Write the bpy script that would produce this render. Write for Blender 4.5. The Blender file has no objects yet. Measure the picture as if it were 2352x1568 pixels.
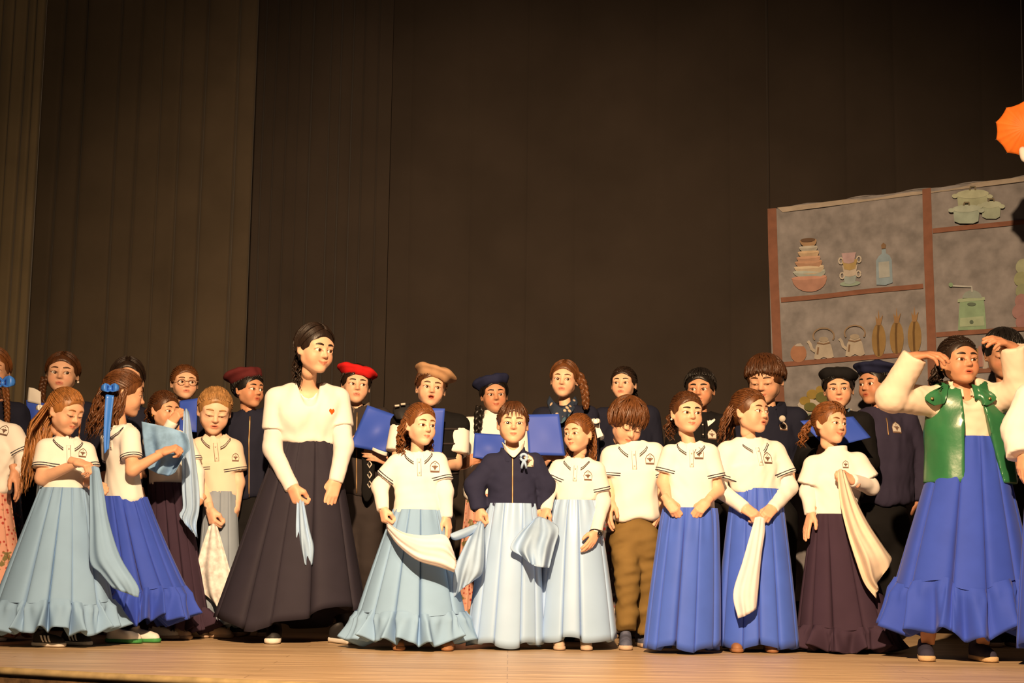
import bpy, bmesh, math, random
import numpy as np
from mathutils import Vector, Matrix
from mathutils.bvhtree import BVHTree

scene = bpy.context.scene
COL = scene.collection

# ---------------------------------------------------------------- camera
F_PX, CX, CY = 3400.0, 1176.0, 784.0
TILT, ROLL = math.radians(7.9), math.radians(0.80)
CAM_H = 0.487
cam_data = bpy.data.cameras.new('camera')
cam_data.sensor_width = 36.0
cam_data.lens = 36.0 * F_PX / 2352.0
cam_data.clip_end = 60
cam = bpy.data.objects.new('camera', cam_data)
COL.objects.link(cam)
CAM_R = Matrix.Rotation(math.radians(90) + TILT, 3, 'X') @ Matrix.Rotation(ROLL, 3, 'Z')
cam.matrix_world = Matrix.Translation((0, 0, CAM_H)) @ CAM_R.to_4x4()
scene.camera = cam
CR = np.array(CAM_R)
CAM_P = np.array((0.0, 0.0, CAM_H))

def W(px, py, y):
    """the point of the place that stands at depth y and is seen at (px, py)"""
    d = CR @ np.array(((px - CX) / F_PX, (CY - py) / F_PX, -1.0))
    return CAM_P + d * (y / d[1])

# ---------------------------------------------------------------- light
scene.view_settings.view_transform = 'Standard'
scene.view_settings.look = 'None'
scene.view_settings.exposure = 0.0
scene.view_settings.gamma = 1.0
scene.view_settings.use_curve_mapping = False
world = bpy.data.worlds.new('world')
scene.world = world
world.use_nodes = True
world.node_tree.nodes['Background'].inputs[0].default_value = (0.55, 0.42, 0.34, 1)
world.node_tree.nodes['Background'].inputs[1].default_value = 0.055

def spot(name, loc, target, energy, color, size_deg, blend, radius):
    l = bpy.data.lights.new(name, 'SPOT')
    l.energy, l.color, l.spot_size, l.spot_blend, l.shadow_soft_size = energy, color, math.radians(size_deg), blend, radius
    o = bpy.data.objects.new(name, l)
    COL.objects.link(o)
    o.location = loc
    o.rotation_euler = (Vector(target) - Vector(loc)).to_track_quat('-Z', 'Y').to_euler()
    return o
spot('follow_spot', (-0.25, 0.5, 3.9), (0.55, 7.4, 0.75), 5300, (1.0, 0.66, 0.37), 65, 1.0, 0.07)
spot('house_spot', (0.6, 0.2, 4.4), (-2.6, 8.8, 1.4), 700, (1.0, 0.68, 0.40), 60, 1.0, 0.2)
# ---------------------------------------------------------------- small helpers
def rnd(seed):
    return random.Random(seed)

MATS = {}
def mat(name, color, rough=0.7, sheen=0.0, spec=0.3, bump=0.0, bscale=300.0, var=0.0, vscale=20.0, metal=0.0, stretch=None, attr=None, coat=0.0):
    """a procedural material: colour with a little noise in it, fine relief"""
    if name in MATS:
        return MATS[name]
    m = bpy.data.materials.new(name)
    m.use_nodes = True
    nt = m.node_tree
    b = nt.nodes['Principled BSDF']
    b.inputs['Roughness'].default_value = rough
    b.inputs['Specular IOR Level'].default_value = spec
    b.inputs['Metallic'].default_value = metal
    b.inputs['Sheen Weight'].default_value = sheen
    b.inputs['Coat Weight'].default_value = coat
    c = (*color[:3], 1)
    tc = nt.nodes.new('ShaderNodeTexCoord')
    mp = nt.nodes.new('ShaderNodeMapping')
    nt.links.new(tc.outputs['Object'], mp.inputs['Vector'])
    if stretch:
        mp.inputs['Scale'].default_value = stretch
    src = None
    if attr:
        a = nt.nodes.new('ShaderNodeAttribute')
        a.attribute_name = attr
        mx = nt.nodes.new('ShaderNodeMix')
        mx.data_type = 'RGBA'; mx.blend_type = 'MULTIPLY'
        mx.inputs[0].default_value = 1.0
        mx.inputs[6].default_value = c
        nt.links.new(a.outputs['Color'], mx.inputs[7])
        src = mx.outputs[2]
    n = nt.nodes.new('ShaderNodeTexNoise')
    n.inputs['Scale'].default_value = vscale
    n.inputs['Detail'].default_value = 4
    nt.links.new(mp.outputs['Vector'], n.inputs['Vector'])
    hs = nt.nodes.new('ShaderNodeMix')
    hs.data_type = 'RGBA'; hs.blend_type = 'MULTIPLY'
    hs.inputs[0].default_value = 1.0
    mr = nt.nodes.new('ShaderNodeMapRange')
    mr.inputs['From Min'].default_value = 0.3; mr.inputs['From Max'].default_value = 0.7
    mr.inputs['To Min'].default_value = 1 - var; mr.inputs['To Max'].default_value = 1 + var
    nt.links.new(n.outputs['Fac'], mr.inputs['Value'])
    nt.links.new(mr.outputs['Result'], hs.inputs[7])
    if src:
        nt.links.new(src, hs.inputs[6])
    else:
        hs.inputs[6].default_value = c
    nt.links.new(hs.outputs[2], b.inputs['Base Color'])
    if bump:
        n2 = nt.nodes.new('ShaderNodeTexNoise')
        n2.inputs['Scale'].default_value = bscale
        n2.inputs['Detail'].default_value = 3
        nt.links.new(mp.outputs['Vector'], n2.inputs['Vector'])
        bp = nt.nodes.new('ShaderNodeBump')
        bp.inputs['Strength'].default_value = bump
        bp.inputs['Distance'].default_value = 0.004
        nt.links.new(n2.outputs['Fac'], bp.inputs['Height'])
        nt.links.new(bp.outputs['Normal'], b.inputs['Normal'])
    MATS[name] = m
    return m

def lin(r, g, b):
    f = lambda c: (c / 255 / 12.92) if c <= 10 else ((c / 255 + 0.055) / 1.055) ** 2.4
    return (f(r), f(g), f(b))

def obj(name, verts, faces, m, parent=None, smooth=True, attrs=None):
    """one mesh object; verts in world space (or in the parent's space when the parent sits elsewhere)"""
    me = bpy.data.meshes.new(name)
    verts = np.asarray(verts, dtype=np.float32)
    if isinstance(faces, np.ndarray):
        nf, k = faces.shape
        me.vertices.add(len(verts)); me.loops.add(nf * k); me.polygons.add(nf)
        me.vertices.foreach_set('co', verts.ravel())
        me.polygons.foreach_set('loop_start', np.arange(nf, dtype=np.int32) * k)
        me.loops.foreach_set('vertex_index', faces.astype(np.int32).ravel())
        me.update(calc_edges=True)
    else:
        me.from_pydata([tuple(map(float, v)) for v in verts], [], [tuple(f) for f in faces])
        me.update()
    ms = m if isinstance(m, (list, tuple)) else [m]
    for x in ms:
        me.materials.append(x)
    if smooth:
        me.polygons.foreach_set('use_smooth', np.ones(len(me.polygons), dtype=bool))
    if attrs:
        for an, data in attrs.items():
            a = me.color_attributes.new(an, 'FLOAT_COLOR', 'POINT')
            d = np.ones((len(verts), 4), dtype=np.float32); d[:, :3] = data
            a.data.foreach_set('color', d.ravel())
    o = bpy.data.objects.new(name, me)
    COL.objects.link(o)
    if parent is not None:
        o.parent = parent
        o.matrix_parent_inverse = PINV[parent.name] if parent.name in PINV else parent.matrix_world.inverted()
    return o

PINV = {}
def empty(name, loc):
    o = bpy.data.objects.new(name, None)
    COL.objects.link(o)
    o.location = [float(c) for c in loc]
    o.empty_display_size = 0.1
    PINV[o.name] = Matrix.Translation(o.location).inverted()
    return o

def tag(o, label, cat, group=None, kind=None):
    o['label'] = label
    if cat: o['category'] = cat
    if group: o['group'] = group
    if kind: o['kind'] = kind
    return o

def merge(parts):
    """join (verts, faces) lists of quads into one"""
    vs, fs, n = [], [], 0
    for v, f in parts:
        vs.append(np.asarray(v, dtype=float)); fs.append(np.asarray(f, dtype=int) + n); n += len(v)
    return np.concatenate(vs), np.concatenate(fs)

def grid_faces(nu, nv, closed_u=False, closed_v=False):
    """quads of a (nv rows) x (nu columns) lattice, row-major"""
    us = np.arange(nu if closed_u else nu - 1); vs = np.arange(nv if closed_v else nv - 1)
    U, V = np.meshgrid(us, vs)
    U, V = U.ravel(), V.ravel()
    U1, V1 = (U + 1) % nu, (V + 1) % nv
    return np.stack([V * nu + U, V * nu + U1, V1 * nu + U1, V1 * nu + U], 1)

def norm(v):
    v = np.asarray(v, float)
    return v / (np.linalg.norm(v) + 1e-12)

def cr(pts, n):
    """Catmull-Rom through pts (k,3), n samples"""
    p = np.asarray(pts, float)
    k = len(p)
    if k == 2:
        t = np.linspace(0, 1, n).reshape((-1,) + (1,) * (p.ndim - 1))
        return p[0] * (1 - t) + p[1] * t
    q = np.concatenate([[2 * p[0] - p[1]], p, [2 * p[-1] - p[-2]]])
    u = np.linspace(0, k - 1, n)
    i = np.minimum(u.astype(int), k - 2)
    t = (u - i).reshape((-1,) + (1,) * (p.ndim - 1))
    a, b, c, d = q[i], q[i + 1], q[i + 2], q[i + 3]
    return 0.5 * (2 * b + (c - a) * t + (2 * a - 5 * b + 4 * c - d) * t * t + (3 * b - a - 3 * c + d) * t ** 3)

def tube(path, radii, sides=6, flat=1.0, up=(0, 0, 1), cap=True):
    """closed tube along path (n,3); flat squashes it across 'up'"""
    p = np.asarray(path, float)
    r = np.array(np.broadcast_to(np.asarray(radii, float), (len(p),)))
    t = np.gradient(p, axis=0)
    if cap:
        p = np.concatenate([p[:1], p, p[-1:]]); t = np.concatenate([t[:1], t, t[-1:]])
        r = np.concatenate([[1e-5], r, [1e-5]])
    n = len(p)
    t /= np.linalg.norm(t, axis=1)[:, None] + 1e-9
    ref = norm(up)
    a = np.cross(t, ref)
    bad = np.linalg.norm(a, axis=1) < 0.15
    a[bad] = np.cross(t[bad], np.array((0.3, 0.9, 0.1)))
    a /= np.linalg.norm(a, axis=1)[:, None] + 1e-9
    b = np.cross(a, t)
    th = np.linspace(0, 2 * np.pi, sides, endpoint=False)
    v = p[:, None] + r[:, None, None] * (np.cos(th)[None, :, None] * a[:, None] + flat * np.sin(th)[None, :, None] * b[:, None])
    return v.reshape(-1, 3), grid_faces(sides, n, closed_u=True)

# ---------------------------------------------------------------- signed distance fields on a grid, meshed by surface nets
def smin(a, b, k):
    if k <= 0:
        return np.minimum(a, b)
    h = np.maximum(k - np.abs(a - b), 0) / k
    return np.minimum(a, b) - h * h * k * 0.25

class Field:
    def __init__(s, lo, hi, h=None, axes=None):
        if axes is None:
            axes = [np.arange(lo[i] - 1.5 * h, hi[i] + 2.5 * h, h) for i in range(3)]
        s.ax = [np.asarray(a, dtype=np.float32) for a in axes]
        s.D = np.full([len(a) for a in s.ax], 9.0, dtype=np.float32)
        s.h = h or 0.01
    def _sub(s, lo, hi):
        sl = []
        for a, l, u in zip(s.ax, lo, hi):
            i, j = np.searchsorted(a, l), np.searchsorted(a, u)
            sl.append(slice(max(i - 1, 0), j + 1))
        x, y, z = np.meshgrid(*[a[q] for a, q in zip(s.ax, sl)], indexing='ij', sparse=True)
        return tuple(sl), x, y, z
    def cone(s, a, b, ra, rb, k=0.02, flat=1.0, fax=None, op='add'):
        """round cone a->b; flat<1 squashes it along the axis fax"""
        a, b = np.asarray(a, float), np.asarray(b, float)
        m = k * 1.5 + 3 * s.h
        R = max(ra, rb) + m
        sl, x, y, z = s._sub(np.minimum(a, b) - R, np.maximum(a, b) + R)
        if s.D[sl].size == 0: return s
        px, py, pz = x - a[0], y - a[1], z - a[2]
        ba = b - a
        if fax is not None and flat != 1.0:
            n = norm(fax)
            q = (px * n[0] + py * n[1] + pz * n[2]) * (1 / flat - 1)
            px, py, pz = px + q * n[0], py + q * n[1], pz + q * n[2]
            ba = ba + n * np.dot(ba, n) * (1 / flat - 1)
        bb = float(np.dot(ba, ba)) + 1e-12
        t = np.clip((px * ba[0] + py * ba[1] + pz * ba[2]) / bb, 0, 1)
        d = np.sqrt((px - t * ba[0]) ** 2 + (py - t * ba[1]) ** 2 + (pz - t * ba[2]) ** 2) - (ra + t * (rb - ra))
        if fax is not None and flat != 1.0:
            d = d * (0.5 + 0.5 * flat)
        s._op(sl, d, k, op)
        return s
    def ell(s, c, r, k=0.02, op='add', R=None):
        """ellipsoid; R = rows are its axes"""
        c, r = np.asarray(c, float), np.asarray(r, float)
        m = max(r) + k * 1.5 + 3 * s.h
        sl, x, y, z = s._sub(c - m, c + m)
        if s.D[sl].size == 0: return s
        p = [x - c[0], y - c[1], z - c[2]]
        if R is not None:
            p = [p[0] * R[i][0] + p[1] * R[i][1] + p[2] * R[i][2] for i in range(3)]
        k0 = np.sqrt((p[0] / r[0]) ** 2 + (p[1] / r[1]) ** 2 + (p[2] / r[2]) ** 2)
        k1 = np.sqrt((p[0] / r[0] ** 2) ** 2 + (p[1] / r[1] ** 2) ** 2 + (p[2] / r[2] ** 2) ** 2) + 1e-6
        s._op(sl, k0 * (k0 - 1) / k1, k, op)
        return s
    def _op(s, sl, d, k, op):
        if op == 'add':
            s.D[sl] = smin(s.D[sl], d, k)
        elif op == 'sub':
            s.D[sl] = -smin(-s.D[sl], d, k)
        return s
    def plane(s, p, n, k=0.0):
        """keep the side that n points away from"""
        x, y, z = np.meshgrid(*s.ax, indexing='ij', sparse=True)
        n = norm(n)
        d = (x - p[0]) * n[0] + (y - p[1]) * n[1] + (z - p[2]) * n[2]
        s.D = -smin(-s.D, -d, k) if k > 0 else np.maximum(s.D, d)
        s.D = s.D.astype(np.float32)
        return s
    def xyz(s):
        return np.meshgrid(*s.ax, indexing='ij', sparse=True)
    def mesh(s):
        D = s.D
        for ax in range(3):          # close at the border
            sl = [slice(None)] * 3
            for e in (0, -1):
                sl[ax] = e
                D[tuple(sl)] = np.maximum(D[tuple(sl)], 1e-3)
        S = D < 0
        c = [slice(0, -1), slice(1, None)]
        corners = [(i, j, k) for i in (0, 1) for j in (0, 1) for k in (0, 1)]
        cnt = np.zeros([n - 1 for n in D.shape], dtype=np.int8)
        for i, j, k in corners:
            cnt += S[c[i], c[j], c[k]]
        act = (cnt > 0) & (cnt < 8)
        idx = np.full(act.shape, -1, dtype=np.int64)
        I = np.argwhere(act)
        idx[act] = np.arange(len(I))
        acc = np.zeros((len(I), 3)); num = np.zeros(len(I))
        vals = {q: D[I[:, 0] + q[0], I[:, 1] + q[1], I[:, 2] + q[2]] for q in corners}
        for q in corners:
            for ax in range(3):
                if q[ax] == 0:
                    r = list(q); r[ax] = 1; r = tuple(r)
                    a, b = vals[q], vals[r]
                    m = (a < 0) != (b < 0)
                    t = np.where(m, a / np.where(m, a - b, 1), 0)
                    pos = np.zeros((len(I), 3))
                    for e in range(3):
                        A = s.ax[e]
                        lo = A[I[:, e] + q[e]].astype(float)
                        if e == ax:
                            lo = lo + t * (A[I[:, e] + 1] - A[I[:, e]])
                        pos[:, e] = lo
                    acc += pos * m[:, None]; num += m
        V = acc / num[:, None]
        faces = []
        for ax in range(3):
            u, v = (ax + 1) % 3, (ax + 2) % 3
            sa = [slice(None)] * 3; sb = [slice(None)] * 3
            sa[ax] = slice(0, -1); sb[ax] = slice(1, None)
            for e in (u, v):
                sa[e] = slice(1, -1); sb[e] = slice(1, -1)
            A, B = S[tuple(sa)], S[tuple(sb)]
            ch = np.argwhere(A != B)
            if not len(ch): continue
            inside = A[ch[:, 0], ch[:, 1], ch[:, 2]]
            base = ch.copy(); base[:, u] += 1; base[:, v] += 1
            def at(du, dv):
                q = base.copy(); q[:, u] += du; q[:, v] += dv
                return idx[q[:, 0], q[:, 1], q[:, 2]]
            q = np.stack([at(-1, -1), at(0, -1), at(0, 0), at(-1, 0)], 1)
            q[~inside] = q[~inside][:, ::-1]
            faces.append(q)
        return V, np.concatenate(faces) if faces else np.zeros((0, 4), int)

def frame(fwd, up=(0, 0, 1)):
    """rows: right, forward, up (orthonormal)"""
    f = norm(fwd); r = norm(np.cross(f, up)); u = np.cross(r, f)
    return np.array([r, f, u])
# ---------------------------------------------------------------- heads (unit height, facing -y, chin at z -0.5)
EYE_C = (0.138, -0.285, -0.035)
EYE_R = 0.078
HEADS = {}
def warp_axis(lo, hi, segs):
    """segs: list of (upto, step)"""
    out = [lo]; i = 0
    while out[-1] < hi:
        while i < len(segs) - 1 and out[-1] >= segs[i][0]: i += 1
        out.append(out[-1] + segs[i][1])
    return np.array(out)

def head_mesh(mouth='closed', eyes='open', hi=True):
    key = (mouth, eyes, hi)
    if key in HEADS: return HEADS[key]
    q = 1.0 if hi else 1.45
    fx = 0.0155 * q; cx = 0.036 * q
    ax = [warp_axis(-0.47, 0.47, [(-0.25, cx), (0.25, fx), (9, cx)]),
          warp_axis(-0.55, 0.60, [(-0.24, fx), (9, cx)]),
          warp_axis(-0.86, 0.56, [(-0.42, cx), (0.13, fx), (9, cx)])]
    f = Field(None, None, 0.02, axes=ax)
    f.ell((0, 0.07, 0.10), (0.345, 0.42, 0.40), 0.02)
    f.ell((0, -0.11, -0.12), (0.285, 0.265, 0.335), 0.14)
    for sx in (-1, 1):
        f.cone((sx * 0.19, 0.0, -0.26), (sx * 0.065, -0.215, -0.395), 0.092, 0.078, 0.12)
        f.ell((sx * 0.155, -0.235, -0.195), (0.11, 0.10, 0.11), 0.12)
        f.ell((sx * 0.12, -0.265, 0.09), (0.12, 0.05, 0.06), 0.12)      # brow
    f.ell((0, -0.285, -0.415), (0.075, 0.06, 0.060), 0.10)               # chin
    for sx in (-1, 1):                                                   # sockets
        f.ell((sx * 0.138, -0.405, -0.03), (0.088, 0.065, 0.06), 0.07, 'sub')
    f.cone((0, -0.335, 0.01), (0, -0.415, -0.135), 0.024, 0.040, 0.055)  # nose
    f.ell((0, -0.425, -0.142), (0.042, 0.038, 0.036), 0.03)
    for sx in (-1, 1):
        f.ell((sx * 0.045, -0.385, -0.155), (0.030, 0.035, 0.026), 0.03)
    for sx in (-1, 1):                                                   # lids and the slit between them
        c = (sx * EYE_C[0], EYE_C[1], EYE_C[2])
        f.ell(c, (EYE_R + 0.016,) * 3, 0.035)
        sl, x, y, z = f._sub((c[0] - 0.13, -0.6, c[2] - 0.1), (c[0] + 0.13, c[1] + 0.02, c[2] + 0.1))
        u = (x - c[0]) / 0.082
        op, lo = {'open': (0.032, -0.030), 'narrow': (0.024, -0.026), 'down': (-0.014, -0.034)}[eyes]
        up_ = c[2] + op * (1 - u * u) + 0.010 * u * sx
        dn_ = c[2] + lo * (1 - u * u) + 0.010 * u * sx
        d = np.maximum(np.maximum(z - up_, dn_ - z), np.abs(u) * 0.082 - 0.080)
        d = np.maximum(d, y - (c[1] - 0.015) + 0 * z)
        f.D[sl] = np.maximum(f.D[sl], -d)
    mz = -0.285                                                          # mouth
    if mouth == 'open':
        f.ell((0, -0.319, mz), (0.098, 0.062, 0.080), 0.05)
        f.ell((0, -0.394, mz), (0.074, 0.11, 0.040), 0.012, 'sub')
        f.cone((-0.05, -0.349, mz + 0.048), (0.05, -0.349, mz + 0.048), 0.017, 0.017, 0.03)
        f.cone((-0.045, -0.349, mz - 0.052), (0.045, -0.349, mz - 0.052), 0.020, 0.020, 0.03)
    elif mouth == 'part':
        f.ell((0, -0.319, mz), (0.095, 0.06, 0.062), 0.05)
        f.ell((0, -0.394, mz), (0.068, 0.09, 0.017), 0.008, 'sub')
        f.cone((-0.05, -0.356, mz + 0.024), (0.05, -0.356, mz + 0.024), 0.017, 0.017, 0.025)
        f.cone((-0.045, -0.354, mz - 0.028), (0.045, -0.354, mz - 0.028), 0.020, 0.020, 0.025)
    else:
        wd, lift = (0.105, 0.026) if mouth == 'smile' else (0.082, 0.005)
        f.ell((0, -0.309, mz), (0.10, 0.06, 0.062), 0.05)
        for sx in (-1, 1):
            f.cone((0, -0.358, mz + 0.017), (sx * wd, -0.319, mz + lift), 0.019, 0.010, 0.02)
            f.cone((0, -0.356, mz - 0.023), (sx * wd * 0.9, -0.319, mz + lift - 0.004), 0.022, 0.010, 0.02)
        for sx in (-1, 1):
            f.cone((0, -0.389, mz - 0.003), (sx * wd * 1.1, -0.342, mz + lift), 0.008, 0.006, 0.012, op='sub')
    for sx in (-1, 1):                                                   # ears
        a = 0.35
        R = [(math.cos(a) * sx, -math.sin(a), 0.0), (math.sin(a), math.cos(a) * sx, 0.18), (0, -0.18, 1)]
        R = [norm(r) for r in R]
        f.ell((sx * 0.352, 0.045, -0.065), (0.035, 0.078, 0.118), 0.03, R=R)
        f.ell((sx * 0.392, 0.030, -0.060), (0.030, 0.042, 0.070), 0.02, 'sub', R=R)
    f.cone((0, 0.10, -0.22), (0, 0.12, -0.48), 0.160, 0.155, 0.08)
    V, Fc = f.mesh()
    # pigment: lips, cheeks, mouth interior
    x, y, z = V.T
    tint = np.ones((len(V), 3))
    def blend(w, col):
        tint[:] = tint * (1 - w[:, None]) + np.array(col) * w[:, None]
    ck = np.exp(-(((np.abs(x) - 0.17) / 0.09) ** 2 + ((z + 0.18) / 0.085) ** 2)) * (y < -0.1)
    blend(0.55 * ck, (0.95, 0.66, 0.62))
    ns = np.exp(-((x / 0.06) ** 2 + ((z + 0.15) / 0.05) ** 2)) * (y < -0.36)
    blend(0.35 * ns, (0.95, 0.66, 0.60))
    if mouth in ('open', 'part'):
        hz = 0.074 if mouth == 'open' else 0.052
        e = (x / 0.088) ** 2 + ((z - mz) / hz) ** 2
        blend(np.clip((1.25 - e) * 3, 0, 1) * (y < -0.25) * 0.8, (0.80, 0.40, 0.38))
        hz2 = 0.036 if mouth == 'open' else 0.014
        e = (x / 0.062) ** 2 + ((z - mz) / hz2) ** 2
        blend(np.clip((1.3 - e) * 3, 0, 1) * (y < -0.2), (0.34, 0.10, 0.09))
    else:
        lz = mz + lift * (np.abs(x) / wd) ** 2
        e = (x / (wd * 1.12)) ** 2 + ((z - lz) / np.where(z > lz, 0.034, 0.042)) ** 2
        blend(np.clip((1.15 - e) * 3, 0, 1) * (y < -0.25) * 0.8, (0.80, 0.42, 0.40))
        e = (x / (wd * 1.05)) ** 2 + ((z - lz + 0.003) / 0.009) ** 2
        blend(np.clip((1.3 - e) * 2, 0, 1) * (y < -0.25) * 0.75, (0.45, 0.17, 0.16))
    for sx in (-1, 1):                                                   # lash line
        u = (x - sx * EYE_C[0]) / 0.092
        op, lo = {'open': (0.032, -0.030), 'narrow': (0.024, -0.026), 'down': (-0.014, -0.034)}[eyes]
        base = EYE_C[2] + 0.010 * u * sx
        for side, w in ((op, 0.85), (lo, 0.35 if eyes != 'down' else 0.85)):
            dl = np.abs(z - (base + side * (1 - u * u)))
            blend(np.clip(1.4 - dl / 0.011, 0, 1) * (np.abs(u) < 1.0) * (y < -0.25) * w, (0.25, 0.13, 0.10))
    HEADS[key] = (V, Fc, tint)
    return HEADS[key]

BRS = {}
def brow_pts(sx):
    t = np.linspace(0, 1, 9)
    x = sx * (0.055 + 0.165 * t)
    z = 0.062 + 0.034 * np.sin(np.pi * (0.18 + 0.66 * t)) + 0.0 * t
    return x, z, 0.017 * np.sin(np.pi * (0.22 + 0.72 * t)) + 0.003

def eye_mesh(gaze=(0, 0), sides=(-1, 1)):
    """two eyeballs; rings towards the gaze are pupil, iris, white -> material index per face"""
    out, mi = [], []
    nth = 20
    pol = np.array([0, 0.18, 0.24, 0.40, 0.50, 0.53, 0.75, 1.1, 1.5, 2.0, 2.5, 3.14])
    idx = [2, 2, 1, 1, 1, 0, 0, 0, 0, 0, 0]
    for sx in sides:
        gx, gz = gaze
        d = norm((math.sin(gx), -math.cos(gx) * math.cos(gz), math.sin(gz)))
        a = norm(np.cross(d, (0, 0, 1))); b = np.cross(a, d)
        th = np.linspace(0, 2 * np.pi, nth, endpoint=False)
        v = []
        for p in pol:
            R = EYE_R * (1.0 + 0.02 * (p < 0.45))
            v.append(np.array((sx * EYE_C[0], EYE_C[1], EYE_C[2])) + R * (math.cos(p) * d + math.sin(p) * (np.cos(th)[:, None] * a + np.sin(th)[:, None] * b)))
        out.append((np.concatenate(v), grid_faces(nth, len(pol), closed_u=True)[:, ::-1]))
        for k in idx: mi += [k] * nth
    V, Fc = merge(out)
    return V, Fc, mi

# ---------------------------------------------------------------- hands: wrist at 0, fingers along +x, palm looks to -z, thumb at +y (unit = hand length)
HANDS = {}
def hand_mesh(pose='relax', h=0.024):
    key = (pose, h)
    if key in HANDS: return HANDS[key]
    # curl per finger joint in radians (base, mid, tip), spread
    P = {'relax': ([(.25, .35, .25), (.32, .42, .3), (.40, .5, .35), (.5, .55, .4)], 'side'),
         'flat':  ([(.05, .12, .08), (.06, .14, .1), (.08, .16, .1), (.12, .2, .12)], 'side'),
         'grip':  ([(1.0, 1.25, .7), (1.1, 1.3, .7), (1.15, 1.35, .7), (1.2, 1.35, .7)], 'over'),
         'pinch': ([(.75, .95, .45), (.85, 1.05, .5), (.95, 1.1, .55), (1.05, 1.15, .6)], 'meet'),
         'hold':  ([(.55, .30, .15), (.60, .32, .18), (.66, .35, .2), (.72, .4, .2)], 'meet'),
         'point': ([(.12, .15, .1), (.75, .9, .5), (.95, 1.1, .5), (1.05, 1.15, .6)], 'side')}[pose]
    f = Field((-0.22, -0.36, -0.55), (1.05, 0.50, 0.22), h)
    f.cone((-0.25, 0, 0), (0.03, 0, 0), 0.142, 0.140, 0.03, 0.88, (0, 0, 1))
    for y, L in ((0.115, 0.43), (0.04, 0.455), (-0.04, 0.43), (-0.11, 0.39)):
        f.cone((0.06, y * 0.75, -0.005), (L, y, 0.0), 0.105, 0.068, 0.06, 0.85, (0, 0, 1))
    fing = [(0.43, 0.128, 0.235, 0.145, 0.10, 0.064), (0.455, 0.042, 0.26, 0.165, 0.11, 0.066),
            (0.43, -0.044, 0.245, 0.155, 0.105, 0.062), (0.39, -0.122, 0.19, 0.115, 0.09, 0.055)]
    for (bx, by, l1, l2, l3, r), (c1, c2, c3), sp in zip(fing, P[0], (0.09, 0.01, -0.06, -0.14)):
        p = np.array((bx, by, 0.0)); a = 0.0
        for i, (L, c) in enumerate(((l1, c1), (l2, c2), (l3, c3))):
            a += c
            d = np.array((math.cos(a) * math.cos(sp), math.sin(sp) * (1 - 0.6 * min(a, 1)), -math.sin(a)))
            n = p + norm(d) * L
            f.cone(p, n, r * (1 - 0.07 * i), r * (0.93 - 0.09 * i), 0.014)
            p = n
    t0 = np.array((0.10, 0.10, -0.02))
    if P[1] == 'side':
        t1, t2, t3 = t0 + (0.17, 0.14, -0.07), t0 + (0.31, 0.185, -0.11), t0 + (0.43, 0.20, -0.14)
    elif P[1] == 'over':
        t1, t2, t3 = t0 + (0.17, 0.10, -0.13), t0 + (0.28, 0.03, -0.25), t0 + (0.31, -0.06, -0.32)
    else:
        t1, t2, t3 = t0 + (0.18, 0.11, -0.13), t0 + (0.32, 0.10, -0.24), t0 + (0.43, 0.06, -0.32)
    f.cone(t0, t1, 0.105, 0.078, 0.07); f.cone(t1, t2, 0.074, 0.066, 0.02); f.cone(t2, t3, 0.066, 0.052, 0.02)
    V, Fc = f.mesh()
    HANDS[key] = (V, Fc)
    return HANDS[key]
# ---------------------------------------------------------------- building blocks of a dressed figure
def rot(yaw=0, pitch=0, roll=0):
    r = math.radians
    return np.array(Matrix.Rotation(r(roll), 3, 'Y') @ Matrix.Rotation(r(yaw), 3, 'Z') @ Matrix.Rotation(r(pitch), 3, 'X'))

def wrinkle(f, seed, amp, freq=38.0, stretch=(1, 1, 0.45)):
    g = rnd(seed)
    x, y, z = f.xyz()
    n = 0
    for i in range(5):
        d = norm((g.gauss(0, 1) * stretch[0], g.gauss(0, 1) * stretch[1], g.gauss(0, 1) * stretch[2])) * freq * (0.6 + 0.35 * i)
        e = norm((g.gauss(0, 1), g.gauss(0, 1), g.gauss(0, 1))) * freq * 0.4
        ph = g.uniform(0, 6.28)
        n = n + np.sin(x * d[0] + y * d[1] + z * d[2] + ph + 1.3 * np.sin(x * e[0] + y * e[1] + z * e[2])) / (1 + 0.5 * i)
    f.D = np.where(np.abs(f.D) < 0.08, f.D + (amp * n * 0.45).astype(np.float32), f.D)

def cut_cone(f, a, b, ra, rb, k):
    """cone from a to b whose far end is cut flat (a sleeve)"""
    a, b = np.asarray(a, float), np.asarray(b, float)
    d = norm(b - a); L = np.linalg.norm(b - a)
    m = max(ra, rb) + 1.5 * k + 3 * f.h
    sl, x, y, z = f._sub(np.minimum(a, b) - m, np.maximum(a, b) + m)
    px, py, pz = x - a[0], y - a[1], z - a[2]
    s = px * d[0] + py * d[1] + pz * d[2]
    t = np.clip(s / L, 0, 1.2)
    q = np.sqrt((px - t * L * d[0]) ** 2 + (py - t * L * d[1]) ** 2 + (pz - t * L * d[2]) ** 2) - (ra + t * (rb - ra))
    f._op(sl, np.maximum(q, s - L), k, 'add')

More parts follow.
